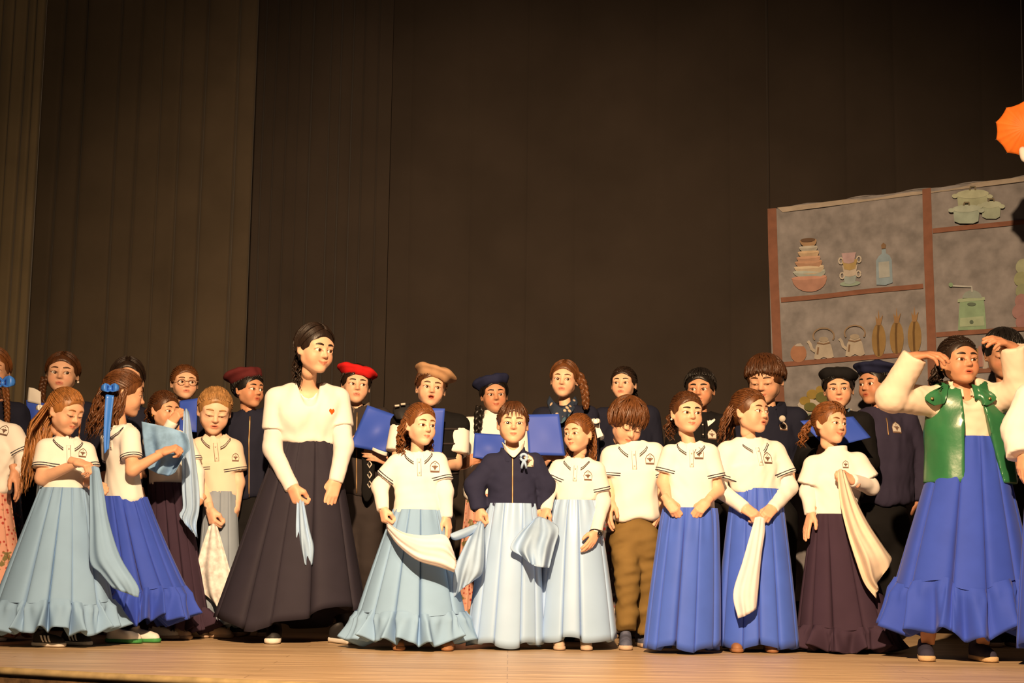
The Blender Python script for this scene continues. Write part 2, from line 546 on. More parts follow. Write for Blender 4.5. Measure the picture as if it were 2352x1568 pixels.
SKINS = {'fair': (0.74, 0.44, 0.29), 'warm': (0.66, 0.37, 0.23), 'tan': (0.54, 0.27, 0.155), 'pale': (0.78, 0.50, 0.35)}
HAIRS = {'dark': (0.020, 0.011, 0.007), 'black': (0.009, 0.007, 0.006), 'brown': (0.075, 0.028, 0.010), 'chestnut': (0.115, 0.042, 0.013),
         'auburn': (0.17, 0.062, 0.018), 'blonde': (0.36, 0.19, 0.07), 'strawberry': (0.30, 0.125, 0.035)}
def skin(n): return mat('skin_' + n, SKINS[n], 0.52, spec=0.35, attr='tint', var=0.05, vscale=30, bump=0.05, bscale=400)
def hairm(n): return mat('hair_' + n, HAIRS[n], 0.42, spec=0.45, var=0.35, vscale=60, bump=0.25, bscale=220, stretch=(1, 1, 0.25))
def cloth_mat(name, rgb, rough=0.85, sheen=0.0, var=0.06, spec=0.15, bump=0.12):
    return mat('cloth_' + name, lin(*rgb), rough, sheen, spec, bump=bump, bscale=700, var=var, vscale=9)

C_E = np.array((0, 0.07, 0.10)); C_R = np.array((0.345, 0.42, 0.40))
def scalp(d, e=0.035):
    """point of the hair cap in direction d from the skull's centre"""
    d = np.asarray(d, float)
    q = np.sqrt(((d / (C_R + e)) ** 2).sum(-1, keepdims=True))
    return C_E + d / q

def hair_cap(e=0.034, open_z=-0.10, open_r=(0.335, 0.36, 0.40), nape=0.45, low=-0.12, side=0.0):
    key = ('cap', e, open_z, open_r, nape, low, side)
    if key in HEADS: return HEADS[key]
    f = Field((-0.5, -0.5, -0.5), (0.5, 0.6, 0.6), 0.032)
    f.ell(C_E, C_R + e, 0.01)
    f.cone((0, 0.20, -0.05), (0, 0.26, -0.24), 0.22, 0.17, 0.08)
    f.ell((0, -0.50, open_z), open_r, 0.05, 'sub')
    f.plane((0, 0, low), (0, -nape, -1), 0.03)
    HEADS[key] = f.mesh()
    return HEADS[key]

def strands_to(target, starts, g, r=0.017, n=9, e=0.038, droop=0.0):
    """combed locks that run over the skull from each start direction to the target direction"""
    out = []
    for s in starts:
        t = np.linspace(0, 1, n)[:, None]
        d = norm(s) * (1 - t) + norm(np.asarray(target) + np.array([g.gauss(0, .03) for _ in range(3)])) * t
        d += np.sin(np.pi * t) * np.array((0, 0, -droop))
        p = scalp(d, e + g.uniform(-0.006, 0.010))
        out.append(tube(p, r * g.uniform(0.8, 1.3) * (0.55 + 0.45 * np.sin(np.pi * np.linspace(0.1, 0.95, n))), 5, 0.55, up=(0.01, 0.02, 1)))
    return out

def hang(p0, length, g, out_dir, r, wave=0.01, n=14, curl=0.0, sway=(0, 0), freq=2.5):
    """one lock hanging from p0 (world), first outwards then down"""
    t = np.linspace(0, 1, n)
    ph = g.uniform(0, 6.28); ph2 = g.uniform(0, 6.28)
    p = np.zeros((n, 3))
    o = np.asarray(out_dir, float)
    p += np.asarray(p0)
    k = np.minimum(t * 3, 1)
    p[:, 0] += o[0] * k + sway[0] * t + wave * np.sin(t * freq * 6.28 + ph) * t ** 0.6
    p[:, 1] += o[1] * k + sway[1] * t + wave * np.cos(t * freq * 6.28 + ph2) * t ** 0.6
    p[:, 2] += -length * t + curl * np.sin(t * freq * 6.28 + ph2) * t
    return tube(p, r * np.interp(t, [0, 0.15, 0.6, 1], [0.6, 1.0, 0.85, 0.12]), 6, 0.7)

def braid(path, r, g):
    """three strands plaited along the path"""
    n = 40
    p = cr(path, n)
    t = np.gradient(p, axis=0); t /= np.linalg.norm(t, axis=1)[:, None]
    a = np.cross(t, (0.05, 1, 0.02)); a /= np.linalg.norm(a, axis=1)[:, None]
    b = np.cross(t, a)
    L = np.linalg.norm(np.diff(p, axis=0), axis=1).sum()
    ph = np.linspace(0, L / (r * 5.2) * 2 * np.pi, n)
    tp = np.interp(np.linspace(0, 1, n), [0, .85, 1], [1, .8, .45])
    out = []
    for k in range(3):
        q = p + a * (np.sin(ph + k * 2.094) * r * 0.75 * tp)[:, None] + b * (np.sin(2 * (ph + k * 2.094)) * r * 0.42 * tp)[:, None]
        out.append(tube(q, r * 0.62 * tp, 6))
    return out

def sheet(name, rows, Y, m, parent=None, thick=0.0022, nu=22, nv=26, ripple=0.0, rf=3.0, seed=0, hemline=None, tuck=0.0):
    """a piece of cloth through control rows of (px, py, depth offset)"""
    P = np.array([[W(a, b, Y + c) for a, b, c in r] for r in rows])
    Q = np.array([cr(r, nu) for r in P])           # (k, nu, 3)
    Q = cr(Q, nv)                                   # (nv, nu, 3)
    u = np.linspace(0, 1, nu)[None]; v = np.linspace(0, 1, nv)[:, None]
    g = rnd(seed); a, b = g.uniform(0, 6), g.uniform(0, 6)
    amp = 1.5 * ripple * (0.25 + 0.75 * v) 
    w = amp * (np.sin(u * rf * 6.28 + a + 1.5 * v) + 0.5 * np.sin(u * rf * 11 + b - 2 * v))
    nrm = np.cross(np.gradient(Q, axis=1), np.gradient(Q, axis=0))
    nrm /= np.linalg.norm(nrm, axis=2, keepdims=True) + 1e-9
    Q = Q + np.array((0, 1.0, 0)) * w[..., None]
    A = Q.reshape(-1, 3); B = (Q + nrm * thick).reshape(-1, 3)
    f = grid_faces(nu, nv)
    N = nu * nv
    ring = list(range(nu)) + [nu * i + nu - 1 for i in range(1, nv)] + [nu * (nv - 1) + i for i in range(nu - 2, -1, -1)] + [nu * i for i in range(nv - 2, 0, -1)]
    ring = np.array(ring); r2 = np.roll(ring, -1)
    F = np.concatenate([f[:, ::-1], f + N, np.stack([ring, r2, r2 + N, ring + N], 1)])
    o = obj(name, np.concatenate([A, B]), F, m, parent)
    return o

def skirt(parent, Y, wa, hem, m, ruf=0, folds=15, amp=0.12,  flare=1.0, seed=0, flat=0.82, ruf_m=None, lift=None, gather=1.0, name='skirt', z_min=0.008, sway=0.0):
    """a long gathered skirt: wa=(cx, y, half width), hem=(cx, y, half width) in pixels; ruf = height of the flounce in pixels"""
    g = rnd(seed)
    amp = amp * 1.7
    m2px = F_PX / Y
    c0 = W(wa[0], wa[1], Y); rw, rh = wa[2] / m2px, hem[2] / m2px
    rh0 = rh * (0.90 if ruf else 1.0)
    c1 = W(hem[0], hem[1], Y - rh * flat)
    z1 = max(c1[2], z_min)
    c1 = np.array((W(hem[0], hem[1], Y)[0], Y + sway, z1))
    rz = ruf / m2px
    N, M = 300, 20
    th = np.linspace(0, 2 * np.pi, N, endpoint=False)
    folds = max(8, int(folds * 0.8))
    wob = sum(g.uniform(.5, 1.0) / (k + 1) * np.sin((k + 1) * th + g.uniform(0, 6.28)) for k in range(5))
    ph = folds * th / 2 + wob
    fold = 1 - (1 - np.abs(np.sin(ph))) ** 2.0
    tx = th - 0.86 * np.sin(2 * ph) / (2 * np.maximum(np.gradient(ph) / (th[1] - th[0]), folds * 0.32))
    fold = fold - fold.mean()
    dep = 1 + 0.42 * np.sin(3 * th + g.uniform(0, 6)) + 0.25 * np.sin(5 * th + g.uniform(0, 6))
    gat = np.sin(int(folds * 2.6) * th + 2 * wob + g.uniform(0, 6))
    hemw = 0.010 * np.sin(4 * th + g.uniform(0, 6)) + 0.008 * np.sin(7 * th + g.uniform(0, 6)) + 0.006 * fold
    def ring(t, rr, c, zz, A, B=0.0, off=None):
        r = rr * (1 + A * fold * dep + B * gat)
        if off is not None: r = r + off
        x = c[0] + r * np.cos(tx); y = c[1] + r * flat * np.sin(tx)
        return np.stack([x, y, np.full(N, zz) if np.isscalar(zz) else zz], 1)
    rows = []
    ztop = c0[2]; zbot = z1 + rz
    for i in range(M):
        t = i / (M - 1)
        rr = rw + (rh0 - rw) * t ** flare
        c = c0 * (1 - t) + c1 * t
        zz = ztop + (zbot - ztop) * t
        if not ruf: zz = zz + hemw * t ** 3
        else: zz = zz + hemw * 0.5 * t ** 3
        if lift is not None: zz = zz + lift(th) * t ** 3
        rows.append(ring(t, rr, c, zz, amp * min(1, 0.30 + 0.9 * t ** 0.8), gather * 0.022 * max(0, 1 - 3.2 * t)))
    inner = [r * 1.0 for r in rows[-1:]]
    V = np.concatenate(rows)
    Fc = grid_faces(N, M, closed_u=True)
    # turned-in hem so that the cloth has an inside
    def inside(E, c, k, dz):
        q = E.copy(); q[:, 0] = c[0] + (E[:, 0] - c[0]) * k; q[:, 1] = c[1] + (E[:, 1] - c[1]) * k; q[:, 2] += dz
        return q
    Fs = Fc
    if not ruf:
        V = np.concatenate([V, inside(V[-N:], c1, 0.95, 0.002), inside(V[-N:], c1, 0.52, 0.05)])
        Fs = np.concatenate([Fc, grid_faces(N, 3, closed_u=True) + (M - 1) * N])
    sk = obj(name, V, Fs[:, ::-1], m, parent)
    if ruf:
        rows = []
        MR = 12
        rf = np.sin((folds + 4) * th + 2.2 * wob + g.uniform(0, 6)) * 0.65 + 0.35 * np.sin(int(folds * 2.3) * th + 3 * wob + g.uniform(0, 6))
        rf2 = np.sin(folds * 4 * th + g.uniform(0, 6))
        for i in range(MR):
            t = i / (MR - 1)
            rr = rh0 + (rh - rh0) * t ** 0.8
            c = c1
            base = rh0 * (1 + amp * fold * dep)
            bul = 0.016 * math.sin(min(t * 5, 1) * 1.57)
            r = base * (1 - 0.4 * t) + rr * (0.4 * t) * 1.0 + (rr - rh0) * 0.6 * t + bul + (0.012 + 0.052 * t) * rf + 0.011 * (1 - t) * rf2 * min(1, t * 6)
            zz = zbot - (zbot - z1) * t + hemw * (0.5 + 0.5 * t) + 0.022 * t * rf
            if lift is not None: zz = zz + lift(th)
            if i == 0: zz = zz + 0.012; r = r - 0.003
            tr = tx * (1 - 0.6 * t) + th * 0.6 * t
            rows.append(np.stack([c[0] + r * np.cos(tr), c[1] + r * flat * np.sin(tr), np.maximum(zz, 0.004)], 1))
        V = np.concatenate(rows)
        inn, up = inside(V[-N:], c1, 0.95, 0.002), inside(V[-N:], c1, 0.52, 0.05)
        obj('ruffle', np.concatenate([V, inn, up]), np.concatenate([grid_faces(N, MR, closed_u=True), grid_faces(N, 3, closed_u=True) + (MR - 1) * N])[:, ::-1], ruf_m or m, sk)
    return sk

# school crest: pointed arch, a sprout of leaves, a dark base band (unit height, centre 0)
ARCH = [(-.36, -.42), (-.40, .02), (-.30, .27), (0, .50), (.30, .27), (.40, .02), (.36, -.42), (-.36, -.42)]
LEAF = [[(0, -.24), (0, .10)], [(0, -.18), (-.14, .02), (-.25, .06)], [(0, -.18), (.14, .02), (.25, .06)], [(0, -.10), (-.10, .14)], [(0, -.10), (.10, .14)], [(0, .24), (.0, .33)]]
def on_surface(bvh, c, u, v, n, pts, off):
    out = []
    for a, b in pts:
        o = c + u * a + v * b + n * 0.06
        h = bvh.ray_cast(Vector(o), Vector(-n), 0.2)
        out.append((np.array(h[0]) if h[0] is not None else c + u * a + v * b) + n * off)
    return np.array(out)

def crest(parent, bvh, px, py, size_px, Y, line, fill=None, roll=0.0, tri=True):
    o = CAM_P; d = norm(W(px, py, Y) - CAM_P)
    h = bvh.ray_cast(Vector(o), Vector(d), 20)
    if h[0] is None: return
    c = np.array(h[0]); n = np.array(h[1])
    if np.dot(n, d) > 0: n = -n
    n = norm(n * 0.6 - d * 0.4)
    v = norm(np.array((0, 0, 1.0)) - n * n[2]); u = norm(np.cross(v, n))
    cr_, sr = math.cos(roll), math.sin(roll)
    u, v = u * cr_ - v * sr, v * cr_ + u * sr
    s = size_px * Y / F_PX
    sc = lambda pl: [(a * s, b * s) for a, b in pl]
    def ribbon(pl, w, off):
        pl = np.array(pl, float)
        k = max(4, int(len(pl) * 4))
        q = cr(np.c_[pl, np.zeros(len(pl))], k)[:, :2] if len(pl) < 6 else np.concatenate([np.linspace(pl[i], pl[i + 1], 5)[:-1] for i in range(len(pl) - 1)] + [pl[-1:]])
        t = np.gradient(q, axis=0); t /= np.linalg.norm(t, axis=1)[:, None] + 1e-9
        nn = np.stack([-t[:, 1], t[:, 0]], 1) * w / 2
        A = on_surface(bvh, c, u, v, n, sc(q + nn), off); B = on_surface(bvh, c, u, v, n, sc(q - nn), off)
        V = np.stack([A, B], 1).reshape(-1, 3)
        return V, grid_faces(2, len(q))[:, ::-1]
    root = parent
    if fill is not None:
        rows = []
        for t in np.linspace(0, 1, 7):
            rows += [(a * t, b * t) for a, b in [(p[0], p[1]) for p in ARCH]]
        P = on_surface(bvh, c, u, v, n, sc(rows), 0.003)
        root = obj('crest', P, grid_faces(len(ARCH), 7), fill, parent)
    parts = [ribbon(ARCH, 0.042, 0.0045)] + [ribbon(l, 0.065, 0.0045) for l in LEAF]
    parts.append(ribbon([(-.34, -.36), (0, -.36), (.34, -.36)], 0.085, 0.0045))
    V, Fc = merge(parts)
    obj('crest_print', V, Fc, line, root)

SHOE = None
def shoe_templates():
    """unit length shoe, toe towards -y, standing on z 0"""
    global SHOE
    if SHOE: return SHOE
    f = Field((-0.25, -0.55, -0.02), (0.25, 0.55, 0.2), 0.03)
    f.cone((0, 0.33, 0.06), (0.0, -0.30, 0.06), 0.145, 0.165, 0.05)
    x, y, z = f.xyz()
    f.D = np.maximum(f.D, np.maximum(z - 0.105 - 0.03 * np.clip(-y - 0.3, 0, 1), -z)).astype(np.float32)
    sole = f.mesh()
    f = Field((-0.25, -0.55, 0.0), (0.25, 0.55, 0.5), 0.03)
    f.cone((0, 0.30, 0.13), (0, -0.28, 0.10), 0.135, 0.145, 0.05)
    f.cone((0, 0.28, 0.24), (0, -0.12, 0.16), 0.125, 0.12, 0.10)
    f.cone((0, 0.27, 0.28), (0, 0.26, 0.40), 0.125, 0.12, 0.06)
    f.plane((0, 0, 0.07), (0, 0, -1))
    f.plane((0, 0.27, 0.38), (0, 0.35, 1))
    up = f.mesh()
    SHOE = (up, sole)
    return SHOE

def shoe(parent, px, py, Y, yaw, length, m_up, m_sole, stripes=None, name='shoe', pitch=0.0):
    up, sole = shoe_templates()
    R = rot(yaw)
    c = W(px, py, Y); c[2] = 0.002
    tf = lambda v: (np.asarray(v) * length) @ R.T + c
    o = obj(name, tf(up[0]), up[1], m_up, parent)
    obj('sole', tf(sole[0]), sole[1], m_sole, o)
    bv = BVHTree.FromPolygons([Vector(q) for q in up[0]], [list(map(int, q)) for q in up[1]])
    if stripes:
        parts = []
        for sx in (-1, 1):
            for k in range(3):
                q = []
                for t in np.linspace(0, 1, 6):
                    yy, zz = -0.10 + 0.095 * k + 0.10 * t - 0.05, 0.115 + 0.16 * t
                    a = bv.ray_cast(Vector((sx * 0.6, yy, zz)), Vector((-sx, 0, 0)), 1)
                    b = bv.ray_cast(Vector((sx * 0.6, yy + 0.05, zz)), Vector((-sx, 0, 0)), 1)
                    if a[0] is None or b[0] is None: continue
                    q += [np.array(a[0]) + (sx * .008, 0, 0), np.array(b[0]) + (sx * .008, 0, 0)]
                if len(q) >= 4:
                    parts.append((tf(np.array(q)), grid_faces(2, len(q) // 2)))
        if parts:
            V, Fc = merge(parts)
            obj('side_stripe', V, Fc, stripes, o)
    return o
def sph(phi, el):
    p, e = math.radians(phi), math.radians(el)
    return np.array((math.sin(p) * math.cos(e), -math.cos(p) * math.cos(e), math.sin(e)))

def comb(pairs, g, r=0.018, n=9, e=0.040, lift=0.0):
    out = []
    for a, b in pairs:
        t = np.linspace(0, 1, n)[:, None]
        d = norm(a) * (1 - t) + norm(b) * t
        d /= np.linalg.norm(d, axis=1)[:, None] + 1e-9
        p = scalp(d, e + g.uniform(-0.004, 0.012) + lift * np.sin(np.pi * t * 0.8))
        out.append(tube(p, r * g.uniform(0.75, 1.3) * np.interp(t[:, 0], [0, .2, .8, 1], [.6, 1, .9, .35]), 5, 0.55, up=(0.01, 0.02, 1)))
    return out

def hair(root, kind, color, H, Rh, hc, yaw_t, g, opt):
    """hair for a head of height H at hc; locks that hang do so straight down"""
    m = hairm(color)
    tf = lambda v: (np.asarray(v) * np.array((opt.get('wide', 1.0), 1, 1)) * H) @ Rh.T + hc
    Ry = rot(yaw_t)
    loc, wor = [], []
    n_fr = opt.get('n', 84)
    def hairline(phi):
        a = abs(phi)
        return np.interp(a, [0, 40, 70, 95, 120], [33, 27, 6, -12, -34])
    if kind in ('half_up', 'pony', 'tied', 'bun'):
        cap = hair_cap()
        tgt = opt.get('gather', (0, 1, 0.22 if kind != 'bun' else 0.8))
        st = [sph(p + g.uniform(-2, 2), hairline(p) + g.uniform(-3, 3)) for p in np.linspace(-118, 118, n_fr)]
        st += [sph(g.uniform(-100, 100), g.uniform(35, 80)) for _ in range(44)]
        loc += strands_to(tgt, st, g, r=0.0135)
    elif kind in ('part', 'beret_long'):
        cap = hair_cap(open_r=(0.325, 0.36, 0.40))
        for s in (-1, 1):
            prs = []
            for k in range(60):
                a = k / 59
                top = np.array((s * 0.04, -0.85 + 1.5 * a, 1.0 - 0.3 * abs(a - .4)))
                end = sph(s * (78 + 60 * a), -14 - 22 * a + g.uniform(-4, 4))
                prs.append((top, end))
            loc += comb(prs, g, 0.0145, lift=0.010)
    elif kind == 'boy':
        cap = hair_cap(0.040, open_z=-0.12, nape=0.30, low=-0.08)
        crown = np.array((0.05, 0.35, 1.0))
        for p in np.linspace(-180, 180, 130):
            el = np.interp(abs(p), [0, 35, 60, 85, 110, 180], [opt.get('fringe', 30), opt.get('fringe', 30) - 2, 12, -4, -20, -32])
            loc += comb([(crown + np.array([g.gauss(0, .18), g.gauss(0, .18), 0]), sph(p + g.uniform(-4, 4), el + g.uniform(-5, 5)))], g, 0.017, e=0.045, lift=opt.get('lift', 0.02))
        for _ in range(70):
            p = g.uniform(-180, 180)
            loc += comb([(sph(p, 75), sph(p + g.uniform(-25, 25), g.uniform(15, 40)))], g, 0.017, e=0.050, lift=0.015)
    elif kind == 'bowl':
        cap = hair_cap(0.055, open_z=-0.17, open_r=(0.30, 0.36, 0.40), nape=0.25, low=-0.12)
        crown = np.array((0.0, 0.30, 1.0))
        for p in np.linspace(-180, 180, 170):
            el = np.interp(abs(p), [0, 40, 70, 95, 130, 180], [9, 6, -4, -14, -26, -36])
            loc += comb([(crown + np.array([g.gauss(0, .15), g.gauss(0, .15), 0]), sph(p + g.uniform(-3, 3), el + g.uniform(-4, 4)))], g, 0.018, e=0.065, lift=0.025)
    elif kind == 'mop':                                    # thick side-swept fringe
        cap = hair_cap(0.060, open_z=-0.22, open_r=(0.30, 0.36, 0.40), nape=0.25, low=-0.16)
        crown = np.array((-0.05, 0.40, 1.0))
        for p in np.linspace(-180, 180, 170):
            el = np.interp(abs(p), [0, 40, 70, 95, 130, 180], [2, -4, -16, -26, -32, -36])
            loc += comb([(crown + np.array([g.gauss(0, .2), g.gauss(0, .2), 0]), sph(p + 10 + g.uniform(-6, 6), el + g.uniform(-9, 7)))], g, 0.020, e=0.070, lift=0.045)
        for _ in range(40):
            p = g.uniform(-180, 180)
            loc += comb([(sph(p, 80), sph(p + g.uniform(10, 40), g.uniform(-5, 35)))], g, 0.019, e=0.080, lift=0.035)
    parts = [(tf(v), f) for v, f in [cap] + loc]
    if opt.get('bangs'):
        lo, wd, nb = opt['bangs']
        b = []
        for p in np.linspace(-wd, wd, nb):
            t = np.linspace(0, 1, 8)[:, None]
            d = np.array((0.1 * math.sin(math.radians(p)), -0.35, 1.0)) * (1 - t) + sph(p + g.uniform(-4, 4), lo + g.uniform(-5, 5)) * t
            d /= np.linalg.norm(d, axis=1)[:, None]
            q = scalp(d, 0.055 + 0.03 * np.sin(np.pi * t)) 
            b.append(tube(q, 0.024 * np.interp(t[:, 0], [0, .5, 1], [.8, 1, .15]), 5, 0.5, up=(0, -1, 0.2)))
        parts += [(tf(v), f) for v, f in b]
    if kind == 'bun':
        parts += [(tf(v), f) for v, f in [tube(np.array((0, 0.47, 0.32)) + 0.10 * np.c_[np.cos(np.linspace(0, 6.2, 16)), 0.4 * np.sin(np.linspace(0, 12, 16)), np.sin(np.linspace(0, 6.2, 16))], 0.07, 7)]]
    L = opt.get('long')
    if L:
        # locks hang from an arc behind the ears
        ln, wave, cnt = L[0], L[1], int(L[2] * 2.2)
        span = L[3] if len(L) > 3 else (100, 260)
        rr = opt.get('lock_r', 0.046) * 0.60
        for i in range(cnt):
            a = span[0] + (span[1] - span[0]) * (i + g.uniform(0, .8)) / cnt
            d = sph(a, g.uniform(-20, 16))
            p0 = tf(scalp(d, 0.01))
            o = Ry @ np.array((math.sin(math.radians(a)) * 0.05, -math.cos(math.radians(a)) * 0.05 + 0.03, 0)) * H
            o = o + np.array(opt.get('push', (0, 0, 0)))
            wor.append(hang(p0, ln * g.uniform(0.8, 1.04), g, o, H * rr * g.uniform(.7, 1.25), wave=wave, sway=opt.get('sway', (0, 0)), curl=opt.get('curl', 0), freq=opt.get('freq', 2.2)))
        for s in opt.get('wisps', ()):
            p0 = tf(scalp(sph(s, -5), 0.03))
            wor.append(hang(p0, ln * 0.55, g, (0, 0, 0), H * 0.028, wave=wave * 0.7))
    P = opt.get('tail')
    if P:
        ln, sway, cnt = P[:3]; cnt = int(cnt * 2.5)
        p0 = tf(scalp(np.array(opt.get('gather', (0, 1, 0.22))), 0.05))
        back = Ry @ np.array((0, 1.0, 0)) * H * 0.16
        for i in range(cnt):
            o = back + np.array([g.gauss(0, 1) for _ in range(3)]) * H * 0.05
            wor.append(hang(p0 + np.array([g.gauss(0, 1) for _ in range(3)]) * H * 0.02, ln * g.uniform(.75, 1.05), g, o, H * 0.036 * g.uniform(.7, 1.2), wave=P[3] if len(P) > 3 else 0.012, sway=sway))
    for path, r in opt.get('braids', ()):
        wor += braid(path, r, g)
    V, Fc = merge(parts + wor)
    return obj('hair', V, Fc, m, root)

def beret(root, m, H, Rh, hc, opt, g):
    """soft wide beret; opt: droop direction (x, y), tilt"""
    dx, dy, w, th = opt.get('off', (0.12, 0.05)) + (opt.get('w', 0.54), opt.get('t', 0.125))
    f = Field((-0.95, -0.85, -0.15), (0.95, 0.95, 0.85), 0.036)
    a = math.radians(opt.get('tilt', 12)); b = math.radians(opt.get('back', 8))
    Rm = np.array(Matrix.Rotation(a, 3, 'Y') @ Matrix.Rotation(-b, 3, 'X'))
    f.ell((dx * 0.4, dy * 0.4 + 0.04, 0.27), (0.40, 0.47, 0.16), 0.05, R=Rm.T)
    f.ell((dx, dy + 0.05, opt.get('z', 0.41)), (w, w * 0.98, th), 0.10, R=Rm.T)
    x, y, z = f.xyz()
    ang = np.arctan2(y - dy, x - dx)
    f.D = (f.D + 0.014 * np.sin(3 * ang + 1) + 0.010 * np.sin(5 * ang + x * 7 + g.uniform(0, 6)) + 0.008 * np.sin(9 * x + 6 * y + 5 * z)).astype(np.float32)
    f.ell(C_E + np.array((0, 0, -0.03)), C_R + 0.012, 0.01, 'sub')
    tp = np.array((dx, dy + 0.05, opt.get('z', 0.41))) + Rm @ np.array((opt.get('sx', 0.0), 0, th * 0.85))
    f.cone(tp, tp + Rm @ np.array((opt.get('sb', 0.02), 0, opt.get('sl', 0.09))), 0.026, 0.022, 0.03)
    V, Fc = f.mesh()
    return obj('beret', (V * H) @ Rh.T + hc, Fc, m, root)

def person(label, Y, head, sh, wa, L=None, R=None, top=None, sk='fair', hr=None, hemy=None, lower=None, mouth='closed', eyes='open',
           gaze=(0, 0), hi=True, hat=None, iris=(0.10, 0.042, 0.016), seed=1, hd=-0.02, chest=1.0, sz=None, brow=1.0, facing=1, wide=1.0, glasses=False, group=None, earring=None):
    g = rnd(seed)
    m2 = Y / F_PX
    hx, ht, hch, yaw, pit, rol = head
    H = (hch - ht) * m2 * 0.97
    hc = W(hx, (ht + hch) / 2, Y + hd)
    Rh = rot(yaw, pit, rol)
    if wide == 1.0: wide = 0.96 + 0.09 * rnd(seed * 7 + int(hx)).random()
    tfh = lambda v: (np.asarray(v) * np.array((wide, 1, 1)) * H) @ Rh.T + hc
    waist = W(wa[0], wa[1], Y)
    root = empty('person', (waist[0], Y, 0))
    tag(root, label, 'person', group)
    S = (sz or H / 0.20)
    dl, dr = (sh[4], sh[5]) if len(sh) > 4 else (0.0, 0.0)
    sl, sr = W(sh[0], sh[1], Y + dl), W(sh[2], sh[3], Y + dr)
    mid = (sl + sr) / 2
    upv = norm(mid - waist)
    sl = mid + (sl - mid) * 0.92 - upv * 0.024 * S; sr = mid + (sr - mid) * 0.92 - upv * 0.024 * S
    mid = (sl + sr) / 2
    u = norm(sr - sl); sd = np.linalg.norm(sr - sl); n = norm(np.cross(u, upv)) * facing
    upv_l = np.linalg.norm(mid - waist)
    nb = mid + upv * 0.034 * S
    base = tfh((0, 0.11, -0.34))
    arms = []
    for side, A, s in ((-1, L, sl), (1, R, sr)):
        if A is None:
            e = s + u * side * 0.03 * S - np.array((0, 0, 0.20 * S)) + np.array((0, 0.02, 0))
            if hi:
                w = e + np.array((0, -0.07, -0.17)) * S - u * side * 0.02 * S
                arms.append((s, e, w, norm(np.array((0, -0.2, -1.0))), 'relax', None))
            else:                       # hands clasped in front
                w = mid - upv * 0.26 * S + u * side * 0.075 * S - n * np.sign(n[1]) * 0.17
                arms.append((s, e, w, norm(-u * side - upv * 0.35), 'relax', n * np.sign(n[1])))
        else:
            e = W(A[0][0], A[0][1], Y + A[0][2]); w = W(A[1][0], A[1][1], Y + A[1][2]); t = W(A[2][0], A[2][1], Y + A[2][2])
            arms.append((s, e, w, norm(t - w), A[3] if len(A) > 3 else 'relax', A[4] if len(A) > 4 else None))
    # ---- body: one skin from head to hands
    hB = 0.0085 if hi else 0.0115
    pts = [nb, sl, sr, waist, base] + [p for a in arms for p in a[1:3]]
    f = Field(np.min(pts, 0) - 0.09, np.max(pts, 0) + 0.09, hB)
    cw = wa[2] * m2 * 0.86
    cc = mid - upv * 0.30 * upv_l
    f.cone(waist, cc, cw * 0.80, sd * 0.40, 0.03, 0.60, n)
    f.cone(sl * 0.85 + sr * 0.15, sr * 0.85 + sl * 0.15, 0.028 * S, 0.028 * S, 0.03)
    f.cone(base, nb, 0.155 * H, 0.17 * H, 0.03)
    for (s, e, w, d, pose, pal) in arms:
        f.cone(s, e, 0.037 * S, 0.031 * S, 0.03)
        f.cone(e, w, 0.031 * S, 0.0185 * S, 0.02)
    bv, bf = f.mesh()
    parts = [(bv, bf)]
    tints = [np.ones((len(bv), 3))]
    hv, hf, ht_ = head_mesh(mouth, eyes, hi)
    parts.append((tfh(hv), hf)); tints.append(ht_)
    HL = 0.70 * H if sz is None else 0.145 * S
    for k, (s, e, w, d, pose, pal) in enumerate(arms):
        V, Fc = hand_mesh(pose, 0.026 if hi else 0.034)
        side = (-1, 1)[k]
        if pal is None: pal = np.array((-side * 0.55, 0.8, 0.1))
        pal = np.asarray(pal, float); pal = norm(pal - d * np.dot(pal, d))
        rh = (side == -1) == (facing == 1)
        yv = np.cross(-pal, d)
        V = V * np.array((1, 1 if rh else -1, 1))
        if not rh: Fc = Fc[:, ::-1]; yv = yv
        Rm = np.stack([d, yv, -pal], 1)
        parts.append(((V * HL * np.array((1, 1, 1))) @ Rm.T + w - d * 0.01, Fc)); tints.append(np.ones((len(V), 3)) * np.array((0.98, 0.9, 0.88)))
    V, Fc = merge(parts)
    body = obj('body', V, Fc, skin(sk), root, attrs={'tint': np.concatenate(tints)})
    # eyes and brows
    for sx in (-1, 1):
        ev, ef, mi = eye_mesh(gaze, (sx,))
        o = obj('eye', tfh(ev), ef, [mat('eye_white', (0.72, 0.66, 0.60), 0.25), mat('iris_%.3f' % iris[0], iris, 0.2, spec=0.6), mat('pupil', (0.006, 0.005, 0.005), 0.15, spec=0.7)], body)
        o.data.polygons.foreach_set('material_index', mi)
    bvh = BVHTree.FromPolygons([Vector(q) for q in hv], [list(map(int, q)) for q in hf])
    br = []
    for s in (-1, 1):
        bx, bz, bt = brow_pts(s)
        P = []
        for a, b in zip(bx, bz):
            h = bvh.ray_cast(Vector((a, -0.9, b)), Vector((0, 1, 0)), 2)
            P.append(h[0] if h[0] is not None else Vector((a, -0.3, b)))
        V, Fc = tube(np.array(P), bt * brow, 6, 0.8, up=(0, -1, 0))
        hcol = (hr or {}).get('brow', (hr or {}).get('c', 'brown'))
        obj('eyebrow', tfh(V), Fc, hairm(hcol), body)
    if earring:
        for s in (-1, 1):
            P = np.array((s * 0.372, 0.035, -0.185)) + 0.016 * np.array([(math.cos(t), 0.3, math.sin(t)) for t in np.linspace(0, 6.28, 9)])
            V, Fc = tube(P, 0.012, 5)
            obj('earring', tfh(V), Fc, earring, body)
